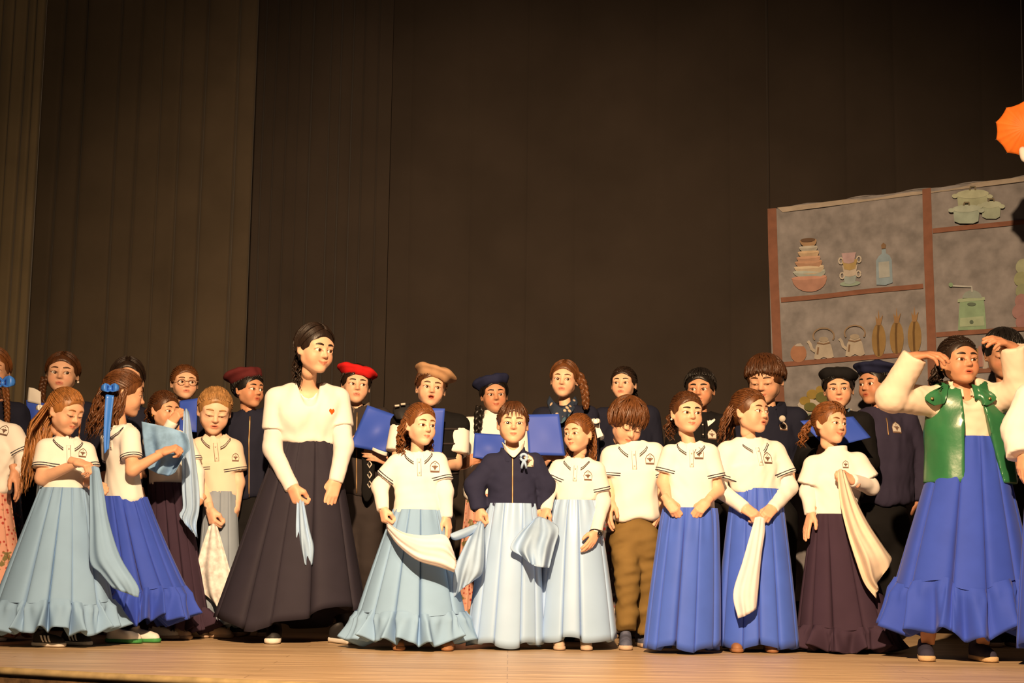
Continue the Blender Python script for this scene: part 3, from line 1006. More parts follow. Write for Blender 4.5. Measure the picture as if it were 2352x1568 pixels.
    if glasses:
        gp = []
        for s in (-1, 1):
            t = np.linspace(0, 2 * np.pi, 24)
            gp.append(tube(np.c_[s * 0.145 + 0.105 * np.cos(t), -0.425 + 0.05 * np.cos(t) ** 2 * 0.6, -0.04 + 0.085 * np.sin(t)], 0.009, 5))
            gp.append(tube(np.array([(s * 0.25, -0.40, -0.015), (s * 0.33, -0.30, -0.01), (s * 0.37, 0.02, 0.0)]), 0.009, 5))
        gp.append(tube(np.array([(-0.04, -0.43, -0.02), (0, -0.44, -0.01), (0.04, -0.43, -0.02)]), 0.009, 5))
        V, Fc = merge(gp)
        obj('glasses', tfh(V), Fc, mat('glasses_frame', (0.55, 0.33, 0.22), 0.25, spec=0.6), root)
    # ---- hair and hat
    if hr:
        hair(root, hr['k'], hr['c'], H, Rh, hc, hr.get('ty', 0), g, dict(hr, wide=wide))
    if hat:
        beret(root, hat['m'], H, Rh, hc, hat, g)
    # ---- top garment
    out = dict(root=root, body=body, H=H, hc=hc, Rh=Rh, tfh=tfh, Y=Y, u=u, n=n, up=upv, mid=mid, nb=nb, sd=sd, S=S, arms=arms, waist=waist)
    if top:
        out['shirt'], out['bvh'] = garment(out, top, hemy, wa, cc, cw, chest, hi, seed)
    return out

def garment(p, top, hemy, wa, cc, cw, chest, hi, seed, name=None):
    Y, S, u, n, upv, mid, nb, sd, arms, waist = (p[k] for k in ('Y', 'S', 'u', 'n', 'up', 'mid', 'nb', 'sd', 'arms', 'waist'))
    H = p['H']; m2 = Y / F_PX
    sl, sr = arms[0][0], arms[1][0]
    m = top['m']
    slk = top.get('slack', 0.011)
    hs = 0.0085 if hi else 0.011
    pts = [nb + np.array((0, 0, 0.05)), sl, sr, waist] + [q for a in arms for q in a[1:3]]
    hem = W(wa[0], hemy if hemy else wa[1] + 8, Y)
    pts.append(hem)
    f = Field(np.min(pts, 0) - 0.13 - sd * 0.2, np.max(pts, 0) + 0.13 + sd * 0.2, hs)
    w = wa[2] * m2
    bl = top.get('blouse', 1.0) * 1.06
    lowp = hem - upv * 0.05
    f.cone(lowp, cc, w * bl, sd * 0.47 * chest + slk, 0.03, top.get('flat', 0.70), n)
    f.cone(cc, mid - upv * 0.05 * S, sd * 0.46 * chest + slk, sd * 0.30 + slk, 0.05, 0.62, n)
    for q in (sl, sr):
        f.cone(nb - upv * 0.008 * S, q - upv * 0.004, 0.034 * S + slk * 0.6, 0.036 * S + slk, 0.04)
    f.cone(nb + upv * 0.004 * S, mid, 0.17 * H + slk * 0.5, 0.20 * H, 0.05)
    if top.get('bust'):
        for s in (-1, 1):
            f.ell(cc + u * s * sd * 0.22 - n * 0 + top['bust'] * (-n if n[1] > 0 else n), (0.07 * S, 0.06 * S, 0.075 * S), 0.06)
    wrinkle(f, seed, top.get('wr', 0.0075) * 0.75, 70, (1, 1, 0.6))
    x, y, z = f.xyz()
    hw_ = hem[2] + 0.007 * np.sin(x * 41 + seed) + 0.006 * np.sin(x * 19 + 2 * seed) - 0.010 * np.cos((x - hem[0]) * 9)
    f.D = (-smin(-f.D, -(hw_ - z), 0.03)).astype(np.float32)
    for k, (s, e, wv, d, pose, pal) in enumerate(arms):
        sv = top.get('sleeve', 'short')
        r0 = 0.038 * S + slk
        if sv == 'short':
            t = top.get('slen', 0.68)
            end = s + (e - s) * t
            cut_cone(f, s, end, r0, 0.040 * S + slk * top.get('sfl', 1.4), 0.014)
        elif sv == 'long':
            f.cone(s, e, r0, 0.036 * S + slk, 0.012)
            cut_cone(f, e, wv + (wv - e) * 0.0, 0.036 * S + slk, 0.028 * S + slk * top.get('cuff', 0.6), 0.02)
    x, y, z = f.xyz()
    if top.get('sleeve') == 'long': wrinkle(f, seed + 5, 0.003, 110, (1, 1, 1))
    # neck opening
    nr = 0.175 * H + top.get('open', 0.012)
    if top.get('collar') != 'turtle':
        f.cone(nb + upv * 0.012, nb + upv * 0.2, nr, nr * 1.3, 0.01, op='sub')
        if top.get('vneck'):
            vv = top['vneck']
            fr_ = -n if n[1] > 0 else n
            f.cone(nb + upv * 0.05, nb + fr_ * 0.13 - upv * vv, nr * 1.0, nr * 0.55, 0.01, op='sub')
            f.cone(nb + upv * 0.03 + fr_ * 0.06, nb + fr_ * 0.13 - upv * vv, nr * 0.9, nr * 0.55, 0.01, op='sub')
    V, Fc = f.mesh()
    o = obj(name or top.get('name', 'shirt'), V, Fc, m, p['root'])
    bvh = BVHTree.FromPolygons([Vector(q) for q in V], [list(map(int, q)) for q in Fc])
    front = -n if n[1] > 0 else n
    p['front'] = front
    # under-sleeves
    if top.get('under'):
        for (s, e, wv, d, pose, pal) in arms:
            f2 = Field(np.min([s, e, wv], 0) - 0.08, np.max([s, e, wv], 0) + 0.08, hs)
            f2.cone(s + (e - s) * 0.45, e, 0.037 * S + 0.005, 0.034 * S + 0.005, 0.02)
            cut_cone(f2, e, wv, 0.034 * S + 0.006, 0.025 * S + 0.005, 0.02)
            wrinkle(f2, seed + 9, 0.0028, 70, (1, 1, 1))
            v, fc = f2.mesh()
            obj('undershirt_sleeve', v, fc, top['under'], o)
    # cuff stripes
    if top.get('stripe') and top.get('sleeve', 'short') == 'short':
        for (s, e, wv, d, pose, pal) in arms:
            t = top.get('slen', 0.68)
            ax = norm(e - s); c = s + (e - s) * t
            a = norm(np.cross(ax, (0.3, 1, 0.2))); b = np.cross(ax, a)
            for off in ((-0.006, -0.017) if top.get('twin', True) else (-0.006,)):
                th = np.linspace(0, 2 * np.pi, 25)
                P = []
                for tt in th:
                    dd = a * math.cos(tt) + b * math.sin(tt)
                    rd = 0.040 * S + slk * 1.4
                    h = bvh.ray_cast(Vector(c + ax * off), Vector(dd), rd * 1.5)
                    P.append(np.array(h[0]) if h[0] is not None else c + ax * off + dd * rd)
                v, fc = tube(np.array(P), 0.0026, 5, cap=False)
                obj('cuff_stripe', v, fc, top['stripe'], o)
    col = top.get('collar', 'polo')
    tilt = norm(upv * 0.8 + np.array((0, 0, 0.3)) - front * 0.05)
    ru = u; rf = norm(np.cross(tilt, ru)); rf = rf if np.dot(rf, front) > 0 else -rf
    def ringpt(th, r, z): return nb + tilt * z + r * (math.sin(th) * ru + math.cos(th) * rf * 1.0)
    if col == 'polo':
        gap = top.get('gap', 0.35)
        ths = np.linspace(gap, 2 * np.pi - gap, 34)
        prof = [(1.0, -0.006), (1.02, 0.024), (1.10, 0.032), (1.22, 0.022), (1.42, -0.010)]
        rows = []
        for j, (rr, zz) in enumerate(prof):
            row = []
            for th in ths:
                fr = max(0, math.cos(th)) ** 2
                k = j / 4
                row.append(ringpt(th, nr * (rr + 0.34 * fr * k), (zz - 0.030 * fr ** 2 * (0.4 + k) - 0.004) * S))
            rows.append(row)
        rows = np.array(rows)
        # lay the flap on the shirt
        for j in range(len(ths)):
            h = bvh.find_nearest(Vector(rows[4][j]))
            if h[0] is not None:
                rows[4][j] = np.array(h[0]) + np.array(h[1]) * 0.006
                rows[3][j] = (rows[3][j] + rows[4][j] + rows[2][j]) / 3 + np.array(h[1]) * 0.003
        Vc = rows.reshape(-1, 3)
        o2 = obj('collar', Vc, grid_faces(len(ths), 5), top.get('cm', m), o)
        if top.get('stripe'):
            for q in (0.92, 0.66):
                path = rows[4] * q + rows[3] * (1 - q)
                nn = [np.array(bvh.find_nearest(Vector(c))[1]) * 0.003 for c in path]
                v, fc = tube(path + np.array(nn), 0.0015, 5)
                obj('collar_stripe', v, fc, top['stripe'], o2)
        # placket
        a0 = nb + rf * nr * 1.1 - tilt * 0.02
        P = []
        for t in np.linspace(0, 1, 6):
            q = a0 - upv * 0.085 * S * t + front * 0.12
            h = bvh.ray_cast(Vector(q), Vector(-front), 0.4)
            if h[0] is not None: P.append(np.array(h[0]) + front * 0.0012)
        if len(P) > 3:
            v, fc = tube(np.array(P), 0.010 * S, 6, 0.10, up=front)
            pl = obj('placket', v, fc, m, o)
            bt = []
            for t in (1, len(P) - 2):
                c = P[t] + front * 0.003
                v, fc = tube(np.array([c, c + front * 0.002]), 0.004, 8)
                obj('button', v, fc, mat('button', (0.55, 0.5, 0.45), 0.3), pl)
    elif col == 'turtle':
        hh = top.get('tall', 0.055) * S
        rows = []
        for rr, zz in ((1.10, -0.02), (1.02, hh * 0.5), (1.06, hh), (1.14, hh * 0.96), (1.20, hh * 0.45), (1.14, 0.004)):
            rows.append([ringpt(t, nr * rr, zz) for t in np.linspace(0, 2 * np.pi, 30, endpoint=False)])
        obj('collar', np.array(rows).reshape(-1, 3), grid_faces(30, 6, closed_u=True), top.get('cm', m), o)
    elif col in ('zip', 'stand'):
        rows = []
        gap = 0.25
        hh = top.get('tall', 0.045) * S
        for rr, zz in ((1.02, -0.012), (1.02, hh), (1.12, hh * 1.02), (1.26, hh * 0.35), (1.32, -0.02)):
            rows.append([ringpt(t, nr * (rr + 0.12), zz * (1 - 0.35 * max(0, math.cos(t)) ** 2) - 0.02 * max(0, math.cos(t)) ** 2) for t in np.linspace(gap, 2 * np.pi - gap, 30)])
        obj('collar', np.array(rows).reshape(-1, 3), grid_faces(30, 5), top.get('cm', m), o)
    elif col == 'hood':
        rows = []
        for rr, zz in ((1.15, -0.02), (1.25, 0.035 * S), (1.6, 0.045 * S), (1.95, 0.0), (1.9, -0.04)):
            rows.append([ringpt(t, nr * rr * (1 + 0.18 * max(0, -math.cos(t))), (zz + 0.02 * max(0, -math.cos(t)) - 0.05 * max(0, math.cos(t)) ** 2)) for t in np.linspace(0.3, 2 * np.pi - 0.3, 30)])
        obj('hood', np.array(rows).reshape(-1, 3), grid_faces(30, 5), top.get('cm', m), o)
    elif col == 'crew':
        P = [ringpt(t, nr * 1.03, -0.012 - 0.028 * max(0, math.cos(t)) ** 1.5) for t in np.linspace(0, 2 * np.pi, 30)]
        P = [np.array(bvh.find_nearest(Vector(q))[0]) for q in P]
        v, fc = tube(np.array(P), 0.006, 6, cap=False)
        obj('neckband', v, fc, top.get('cm', m), o)
    if top.get('zip') is not None:
        P = []
        zl = top.get('zlen', 1.0)
        for t in np.linspace(0.02, zl, 16):
            q = (nb + rf * nr * 0.9) * (1 - t) + hem * t + front * 0.25
            h = bvh.ray_cast(Vector(q), Vector(-front), 0.6)
            if h[0] is not None: P.append(np.array(h[0]) + front * 0.001)
        if len(P) > 3:
            v, fc = tube(np.array(P), 0.0045, 6, 0.6, up=front)
            obj('zip_fastener', v, fc, top['zip'], o)
    if top.get('crest'):
        c = top['crest']
        crest(o, bvh, c[0], c[1], c[2], Y, top.get('crest_line', mat('crest_ink', lin(70, 62, 60), 0.8)), top.get('crest_fill'), roll=c[3] if len(c) > 3 else 0.0)
    if top.get('waistband'):
        V2 = []
        for zz, k in ((0.0, 1.0), (0.03, 1.02), (0.06, 1.0)):
            row = []
            for t in np.linspace(0, 2 * np.pi, 40, endpoint=False):
                dd = u * math.cos(t) + front * math.sin(t)
                c = hem + upv * (zz + 0.002)
                h = bvh.ray_cast(Vector(c + dd * 0.4), Vector(-dd), 0.5)
                row.append((np.array(h[0]) if h[0] is not None else c + dd * w) + dd * 0.004 * k)
            V2.append(row)
        obj('waistband', np.array(V2).reshape(-1, 3), grid_faces(40, 3, closed_u=True), top['waistband'], o)
    return o, bvh

def trousers(p, m, ankles, knees=None, wa=None, r=(0.085, 0.065, 0.052), h=0.0095, wr=0.004, seed=3, crotch=None, name='trousers'):
    """two legs: ankles = [(px, py, dy), (px, py, dy)]"""
    Y = p['Y']; S = p['S']; m2 = Y / F_PX
    waist = p['waist'] - np.array((0, 0.0, 0.05))
    hw = wa[2] * m2
    A = [W(a[0], a[1], Y + a[2]) for a in ankles]
    hips = [waist + p['u'] * s * hw * 0.48 - np.array((0, 0, 0.10 * S)) for s in (-1, 1)]
    K = [W(k[0], k[1], Y + k[2]) for k in knees] if knees else [(a + b) / 2 + np.array((0, -0.02, 0.02)) for a, b in zip(hips, A)]
    pts = hips + A + K + [waist]
    f = Field(np.min(pts, 0) - 0.16, np.max(pts, 0) + 0.16, h)
    f.cone(waist, waist - np.array((0, 0, 0.09 * S)), hw * 0.84, hw * 0.90, 0.03, 0.72, p['n'])
    for hp, k, a in zip(hips, K, A):
        f.cone(hp, k, r[0] * S, r[1] * S, 0.025)
        cut_cone(f, k, a, r[1] * S, r[2] * S, 0.02)
    wrinkle(f, seed, wr, 75, (0.5, 0.5, 1))
    V, Fc = f.mesh()
    return obj(name, V, Fc, m, p['root'])
# ---------------------------------------------------------------- the stage
def proj(P):
    d = CR.T @ (np.asarray(P, float) - CAM_P)
    return CX + F_PX * d[0] / -d[2], CY - F_PX * d[1] / -d[2]
def floor_y(px, Y):
    """image row of the stage floor at depth Y below column px"""
    a, b = proj((-1, Y, 0)), proj((1, Y, 0))
    return a[1] + (b[1] - a[1]) * (px - a[0]) / (b[0] - a[0])

def nodes_of(m):
    return m.node_tree.nodes, m.node_tree.links, m.node_tree.nodes['Principled BSDF']

def stage_wood():
    m = bpy.data.materials.new('stage_boards'); m.use_nodes = True
    N, Lk, b = nodes_of(m)
    tc = N.new('ShaderNodeTexCoord')
    def noise(scale, sx, sy, det=5):
        mp = N.new('ShaderNodeMapping'); mp.inputs['Scale'].default_value = (sx, sy, 1)
        n = N.new('ShaderNodeTexNoise'); n.inputs['Scale'].default_value = scale; n.inputs['Detail'].default_value = det
        Lk.new(tc.outputs['Object'], mp.inputs['Vector']); Lk.new(mp.outputs['Vector'], n.inputs['Vector'])
        return n.outputs['Fac']
    cr1 = N.new('ShaderNodeValToRGB')
    e = cr1.color_ramp.elements
    e[0].position, e[0].color = 0.32, (*WOOD_A, 1)
    e[1].position, e[1].color = 0.70, (*WOOD_B, 1)
    Lk.new(noise(3.0, 0.45, 7.0), cr1.inputs['Fac'])
    br = N.new('ShaderNodeTexBrick')
    br.offset = 0.37; br.offset_frequency = 3; br.squash = 0.8; br.squash_frequency = 5
    br.inputs['Scale'].default_value = 1.0
    br.inputs['Mortar Size'].default_value = 0.003
    br.inputs['Brick Width'].default_value = 2.6; br.inputs['Row Height'].default_value = 0.115
    br.inputs['Color1'].default_value = (1, 1, 1, 1); br.inputs['Color2'].default_value = (0.84, 0.83, 0.82, 1); br.inputs['Mortar'].default_value = (0.6, 0.55, 0.52, 1)
    Lk.new(tc.outputs['Object'], br.inputs['Vector'])
    mx = N.new('ShaderNodeMix'); mx.data_type = 'RGBA'; mx.blend_type = 'MULTIPLY'; mx.inputs[0].default_value = 0.8
    Lk.new(cr1.outputs['Color'], mx.inputs[6]); Lk.new(br.outputs['Color'], mx.inputs[7])
    # worn pale scratches along the boards
    cr2 = N.new('ShaderNodeValToRGB')
    cr2.color_ramp.elements[0].position = 0.66; cr2.color_ramp.elements[1].position = 0.70
    Lk.new(noise(7.0, 0.8, 5.0, 6), cr2.inputs['Fac'])
    m2 = N.new('ShaderNodeMix'); m2.data_type = 'RGBA'; m2.inputs[7].default_value = (0.85, 0.66, 0.40, 1)
    k = N.new('ShaderNodeMath'); k.operation = 'MULTIPLY'; k.inputs[1].default_value = 0.7
    Lk.new(cr2.outputs['Color'], k.inputs[0]); Lk.new(k.outputs[0], m2.inputs[0]); Lk.new(mx.outputs[2], m2.inputs[6])
    Lk.new(m2.outputs[2], b.inputs['Base Color'])
    b.inputs['Roughness'].default_value = 0.42
    b.inputs['Specular IOR Level'].default_value = 0.35
    bp = N.new('ShaderNodeBump'); bp.inputs['Strength'].default_value = 0.25; bp.inputs['Distance'].default_value = 0.003
    Lk.new(noise(9.0, 0.6, 9.0), bp.inputs['Height']); Lk.new(bp.outputs['Normal'], b.inputs['Normal'])
    return m
WOOD_A, WOOD_B = (0.40, 0.27, 0.155), (0.70, 0.51, 0.31)

XS = np.linspace(-6.5, 6.5, 66)
e0, e1 = W(0, 1531, 1), W(740, 1567, 1)
def floor_hit(px, py):
    d = norm(W(px, py, 1.0) - CAM_P)
    return CAM_P + d * (-CAM_P[2] / d[2])
E0, E1 = floor_hit(0, 1531), floor_hit(740, 1567)
sl_ = (E1[1] - E0[1]) / (E1[0] - E0[0]); xm = (E0[0] + E1[0]) / 2
XC = 1.6; KE = sl_ / (2 * (xm - XC)); Y0 = E1[1] - KE * (E1[0] - XC) ** 2
edge = Y0 + KE * (XS - XC) ** 2
wood = stage_wood()
vs = []
for y in np.linspace(0, 1, 12):
    vs.append(np.stack([XS, edge * (1 - y) + 11.5 * y, np.zeros_like(XS)], 1))
fl = obj('floor', np.concatenate(vs), grid_faces(len(XS), 12), wood, smooth=False)
tag(fl, 'worn honey-brown wooden stage floor with curved front edge', None, kind='structure')
# nosing and fascia under the front edge
prof = [(0.0, 0.0), (-0.012, -0.004), (-0.018, -0.014), (-0.012, -0.026), (0.004, -0.030)]
vs = [np.stack([XS, edge + a, np.full_like(XS, b)], 1) for a, b in prof]
tr = obj('trim_1', np.concatenate(vs), grid_faces(len(XS), len(prof))[:, ::-1], mat('nosing', (0.36, 0.27, 0.14), 0.5, var=0.25, vscale=14))
tag(tr, 'pale rounded wooden nosing along the stage edge', None, kind='structure')
fm = mat('fascia', (0.13, 0.075, 0.035), 0.8, var=0.75, vscale=16, bump=0.4, bscale=60)
vs = [np.stack([XS, edge + 0.004 + 0.0 * XS, np.full_like(XS, z)], 1) for z in (-0.03, -0.3, -1.1)]
fa = obj('trim_2', np.concatenate(vs), grid_faces(len(XS), 3)[:, ::-1], fm)
tag(fa, 'scuffed dark brown board below the stage edge', None, kind='structure')

wallm = mat('stage_wall', (0.03, 0.026, 0.022), 0.95, var=0.2, vscale=4, bump=0.3, bscale=30)
for nm_, (x0_, y0_, x1_, y1_), lb_ in (('wall_back', (-6.5, 11.4, 6.5, 11.4), 'black rear wall of the stage behind the curtains'), ('wall_left', (-6.5, 5.0, -6.5, 11.4), 'black side wall of the stage beyond the side curtain'), ('wall_right', (6.5, 11.4, 6.5, 5.0), 'black side wall of the stage beyond the printed cloth')):
    w_ = obj(nm_, [(x0_, y0_, 0), (x1_, y1_, 0), (x1_, y1_, 7.5), (x0_, y0_, 7.5)], [(0, 1, 2, 3)], wallm, smooth=False)
    tag(w_, lb_, None, kind='structure')
# ---------------------------------------------------------------- curtains
def curtain(name, plan, z0, z1, folds, depth, m, label, seed=0, sharp=0.6, cols=14, thick=True):
    """a pleated drape that hangs along the plan line [(x, y), ...]"""
    g = rnd(seed)
    n = folds * cols
    p = cr(np.c_[np.array(plan), np.zeros(len(plan))], n)[:, :2] if len(plan) > 2 else np.linspace(plan[0], plan[1], n)
    t = np.gradient(p, axis=0); t /= np.linalg.norm(t, axis=1)[:, None]
    nn = np.stack([t[:, 1], -t[:, 0]], 1)
    s = np.linspace(0, folds, n)
    w = s + 0.20 * np.sin(s * 1.3 + g.uniform(0, 6)) + 0.08 * np.sin(s * 2.6 + g.uniform(0, 6))
    sh_ = s - 0.80 * np.sin(2 * np.pi * w) / (2 * np.pi * np.maximum(np.gradient(w) / (s[1] - s[0]), 0.5))
    p = np.stack([np.interp(sh_, s, p[:, 0]), np.interp(sh_, s, p[:, 1])], 1)
    f = 1 - (1 - np.abs(np.sin(np.pi * w))) ** (2.2 / sharp * 0.6)
    f = f * (0.7 + 0.3 * np.sin(s * 0.9 + g.uniform(0, 6))) + 0.03 * np.sin(w * 9 + 1)
    zs = np.linspace(z0, z1, 9)
    rows = []
    for k, z in enumerate(zs):
        a = 0.9 + 0.1 * np.sin(z * 1.3)
        q = p + nn * (depth * f * a + 0.012 * np.sin(s * 2.1 + z * 1.1))[:, None]
        rows.append(np.c_[q, np.full(n, z)])
    o = obj(name, np.concatenate(rows), grid_faces(n, 9), m)
    tag(o, label, 'curtain', 'stage curtains')
    return o
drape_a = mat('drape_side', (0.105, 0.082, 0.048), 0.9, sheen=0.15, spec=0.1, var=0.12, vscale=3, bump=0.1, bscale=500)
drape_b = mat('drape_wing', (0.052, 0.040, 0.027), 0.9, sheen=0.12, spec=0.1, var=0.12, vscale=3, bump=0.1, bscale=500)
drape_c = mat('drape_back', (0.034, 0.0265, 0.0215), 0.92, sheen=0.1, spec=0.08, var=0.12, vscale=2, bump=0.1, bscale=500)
xa = W(72, 780, 8.75)[0]; xb = W(566, 780, 9.35)[0]; xc0 = W(520, 780, 9.9)[0]; xc1 = W(885, 780, 9.95)[0]
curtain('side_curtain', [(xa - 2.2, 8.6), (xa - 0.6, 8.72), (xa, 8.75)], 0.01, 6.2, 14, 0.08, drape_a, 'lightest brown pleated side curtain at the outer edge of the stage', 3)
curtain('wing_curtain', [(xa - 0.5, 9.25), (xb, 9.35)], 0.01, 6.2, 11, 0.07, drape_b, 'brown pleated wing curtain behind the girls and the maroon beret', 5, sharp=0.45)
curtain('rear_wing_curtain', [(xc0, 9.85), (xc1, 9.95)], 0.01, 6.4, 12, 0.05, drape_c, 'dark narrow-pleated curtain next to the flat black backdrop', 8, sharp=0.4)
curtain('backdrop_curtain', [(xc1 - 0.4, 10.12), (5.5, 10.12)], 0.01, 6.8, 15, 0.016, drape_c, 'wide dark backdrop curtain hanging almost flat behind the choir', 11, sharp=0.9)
seam_x = W(1766, 300, 10.05)[0]
sv, sf = tube(np.array([(seam_x, 10.085, 0.02), (seam_x, 10.085, 3), (seam_x, 10.085, 6.7)]), 0.008, 5)
obj('seam', sv, sf, drape_c, bpy.data.objects['backdrop_curtain'])

# ---------------------------------------------------------------- printed kitchen cloth
KA = W(1765, 480, 9.30); KB = W(2352, 405, 8.45)
kd = norm((KB - KA) * np.array((1, 1, 0))); kn = np.array((kd[1], -kd[0], 0.0))
if kn[1] > 0: kn = -kn
def K(px, py, lift=0.0):
    d = norm(W(px, py, 1.0) - CAM_P)
    t = np.dot(KA - CAM_P, kn) / np.dot(d, kn)
    P = CAM_P + d * t
    s = np.dot(P - KA, kd)
    wv = 0.006 * np.sin(s * 5 + P[2] * 1.2) + 0.004 * np.sin(s * 11 + 1)
    return P + kn * (wv + 0.012 + lift)
us = np.linspace(0, 1, 40)
def left_edge(v): return np.interp(v, [0, 0.45, 1], [1765, 1777, 1783])
rows = []
for v in np.linspace(0, 1, 26):
    row = []
    for u_ in us:
        px = left_edge(v) + (2640 - left_edge(v)) * u_
        top = 480 - (px - 1765) * 0.1278 + 2.5 * math.sin(px * 0.05)
        bot = 1380
        row.append(K(px, top + (bot - top) * v))
    rows.append(row)
Vk = np.array(rows).reshape(-1, 3)
Vk[:, 2] = np.maximum(Vk[:, 2], 0.01)
km = mat('kitchen_cloth', (0.170, 0.166, 0.178), 0.9, var=0.26, vscale=11, bump=0.08, bscale=400)
km.node_tree.nodes['Noise Texture'].inputs['Detail'].default_value = 9
kc = obj('kitchen_cloth', Vk, grid_faces(40, 26)[:, ::-1], km)
tag(kc, 'grey hanging cloth printed with kitchen shelves, crockery and jars', 'backdrop')
def pm(name, r, g, b):
    q = [0.70 * c + 0.30 * (0.3 * r + 0.5 * g + 0.2 * b) for c in (r, g, b)]
    return mat('print_' + name, tuple(c * 0.62 for c in lin(q[0] * 0.97, q[1], min(255, q[2] * 1.06))), 0.9, var=0.12, vscale=18)
def pprint(name, pts, m, layer=1):
    q = np.array([K(a, b, 0.002 * layer + 0.004) for a, b in pts])
    o = obj(name, q, [list(range(len(q)))], m, kc, smooth=False)
    return o
def el(cx, cy, rx, ry, a0=0, a1=360, n=22, tilt=0.0):
    t = np.radians(np.linspace(a0, a1, n, endpoint=(a1 - a0) % 360 != 0))
    x, y = rx * np.cos(t), ry * np.sin(t)
    c, s = math.cos(tilt), math.sin(tilt)
    return [(cx + a * c - b * s, cy + a * s + b * c) for a, b in zip(x, y)]
def band(pts, w):
    """a printed line of width w through pts"""
    p = np.array(pts, float)
    if np.ptp(p[:, 0]) > 200: p = cr(np.c_[p, np.zeros(len(p))], 40)[:, :2]
    t = np.gradient(p, axis=0); t /= np.linalg.norm(t, axis=1)[:, None] + 1e-9
    nn = np.stack([-t[:, 1], t[:, 0]], 1) * w / 2
    return [tuple(q) for q in p + nn] + [tuple(q) for q in (p - nn)[::-1]]
brown = pm('brown', 158, 92, 62)
pale_edge = pm('paleedge', 190, 168, 140)
def tl(px): return 480 - (px - 1765) * 0.1278
pprint('printed_top_edge', [(px, tl(px) + 1) for px in range(1788, 2640, 40)] + [(px, tl(px) + 13) for px in range(2600, 1780, -40)], pale_edge, 1)
for n_, pts in (('printed_post', [(1766, 481), (1786, 479), (1790, 600), (1797, 760), (1806, 920), (1810, 1100), (1788, 1100), (1783, 900), (1775, 720), (1768, 580)]),
                ('printed_post', [(2121, 436), (2141, 433), (2146, 600), (2152, 760), (2157, 960), (2136, 960), (2131, 760), (2125, 600)]),
                ('printed_shelf', band([(1797, 690), (1900, 680), (2000, 669), (2123, 658)], 11)),
                ('printed_shelf', band([(1800, 838), (1900, 829), (2000, 821), (2132, 811)], 11)),
                ('printed_shelf', band([(2145, 532), (2250, 521), (2352, 510), (2600, 484)], 11)),
                ('printed_shelf', band([(2153, 770), (2250, 763), (2352, 755), (2600, 735)], 11)),
                ('printed_shelf', band([(2156, 858), (2250, 852), (2352, 846), (2600, 832)], 11))):
    pprint(n_, pts, brown, 2)
# stack of bowls, biggest lowest
bowls = [(1861, 646, 40, 31, (196, 132, 104)), (1861, 632, 37, 14, (168, 176, 160)), (1861, 622, 34, 15, (205, 180, 140)), (1860, 610, 31, 15, (196, 140, 100)),
         (1860, 600, 27, 14, (206, 150, 112)), (1860, 588, 24, 13, (208, 170, 122)), (1860, 577, 21, 10, (180, 172, 150)), (1860, 562, 19, 13, (186, 140, 92))]
for i, (x, y, rx, ry, c) in enumerate(bowls):
    pprint('printed_bowl', [(x - rx, y - 6)] + el(x, y - 4, rx, ry, 180, 0, 12)[::1] if False else [(x - rx, y - 7), (x + rx, y - 9)] + el(x, y - 6, rx * 0.98, ry, 5, 175, 12), pm('bowl%d' % i, *c), 3 + i)
    pprint('printed_rim', el(x, y - 8, rx, max(3.5, rx * 0.13), tilt=-0.08), pm('rim%d' % i, *[min(255, int(v * 1.12)) for v in c]), 4 + i)
pprint('printed_bowl_inside', el(1860, 553, 17, 4.5, tilt=-0.08), pm('bowlin', 120, 84, 56), 13)
# cups
for i, (x, y, w, h, c) in enumerate([(1955, 652, 24, 6, (150, 176, 150)), (1955, 640, 17, 14, (158, 176, 170)), (1955, 624, 18, 13, (205, 186, 160)), (1955, 610, 18, 12, (196, 160, 84)), (1953, 595, 17, 12, (200, 160, 160))]):
    pprint('printed_cup' if i else 'printed_saucer', [(x - w, y - h), (x + w, y - h - 2), (x + w * 0.72, y + h * 0.7), (x, y + h), (x - w * 0.72, y + h * 0.8)] if i else el(x, y, w, h, tilt=-0.06), pm('cup%d' % i, *c), 3 + i)
for x, y in ((1934, 600), (1976, 597), (1937, 634), (1975, 630)):
    pprint('printed_handle', band([(x + 5 * math.cos(t), y + 7 * math.sin(t)) for t in np.linspace(0, 6.2, 10)], 3.5), pm('handle', 205, 190, 165), 5)
# blue bottle
pprint('printed_bottle', [(2016, 655), (2015, 600), (2021, 590), (2028, 584), (2028, 574), (2037, 573), (2038, 583), (2046, 588), (2051, 598), (2053, 650), (2036, 656)], pm('bottle', 140, 168, 182), 3)
pprint('printed_label', [(2022, 640), (2021, 604), (2045, 601), (2047, 637)], pm('bottlelab', 178, 182, 172), 4)
pprint('printed_cork', [(2028, 573), (2027, 564), (2032, 559), (2038, 563), (2037, 572)], pm('cork', 150, 110, 70), 4)
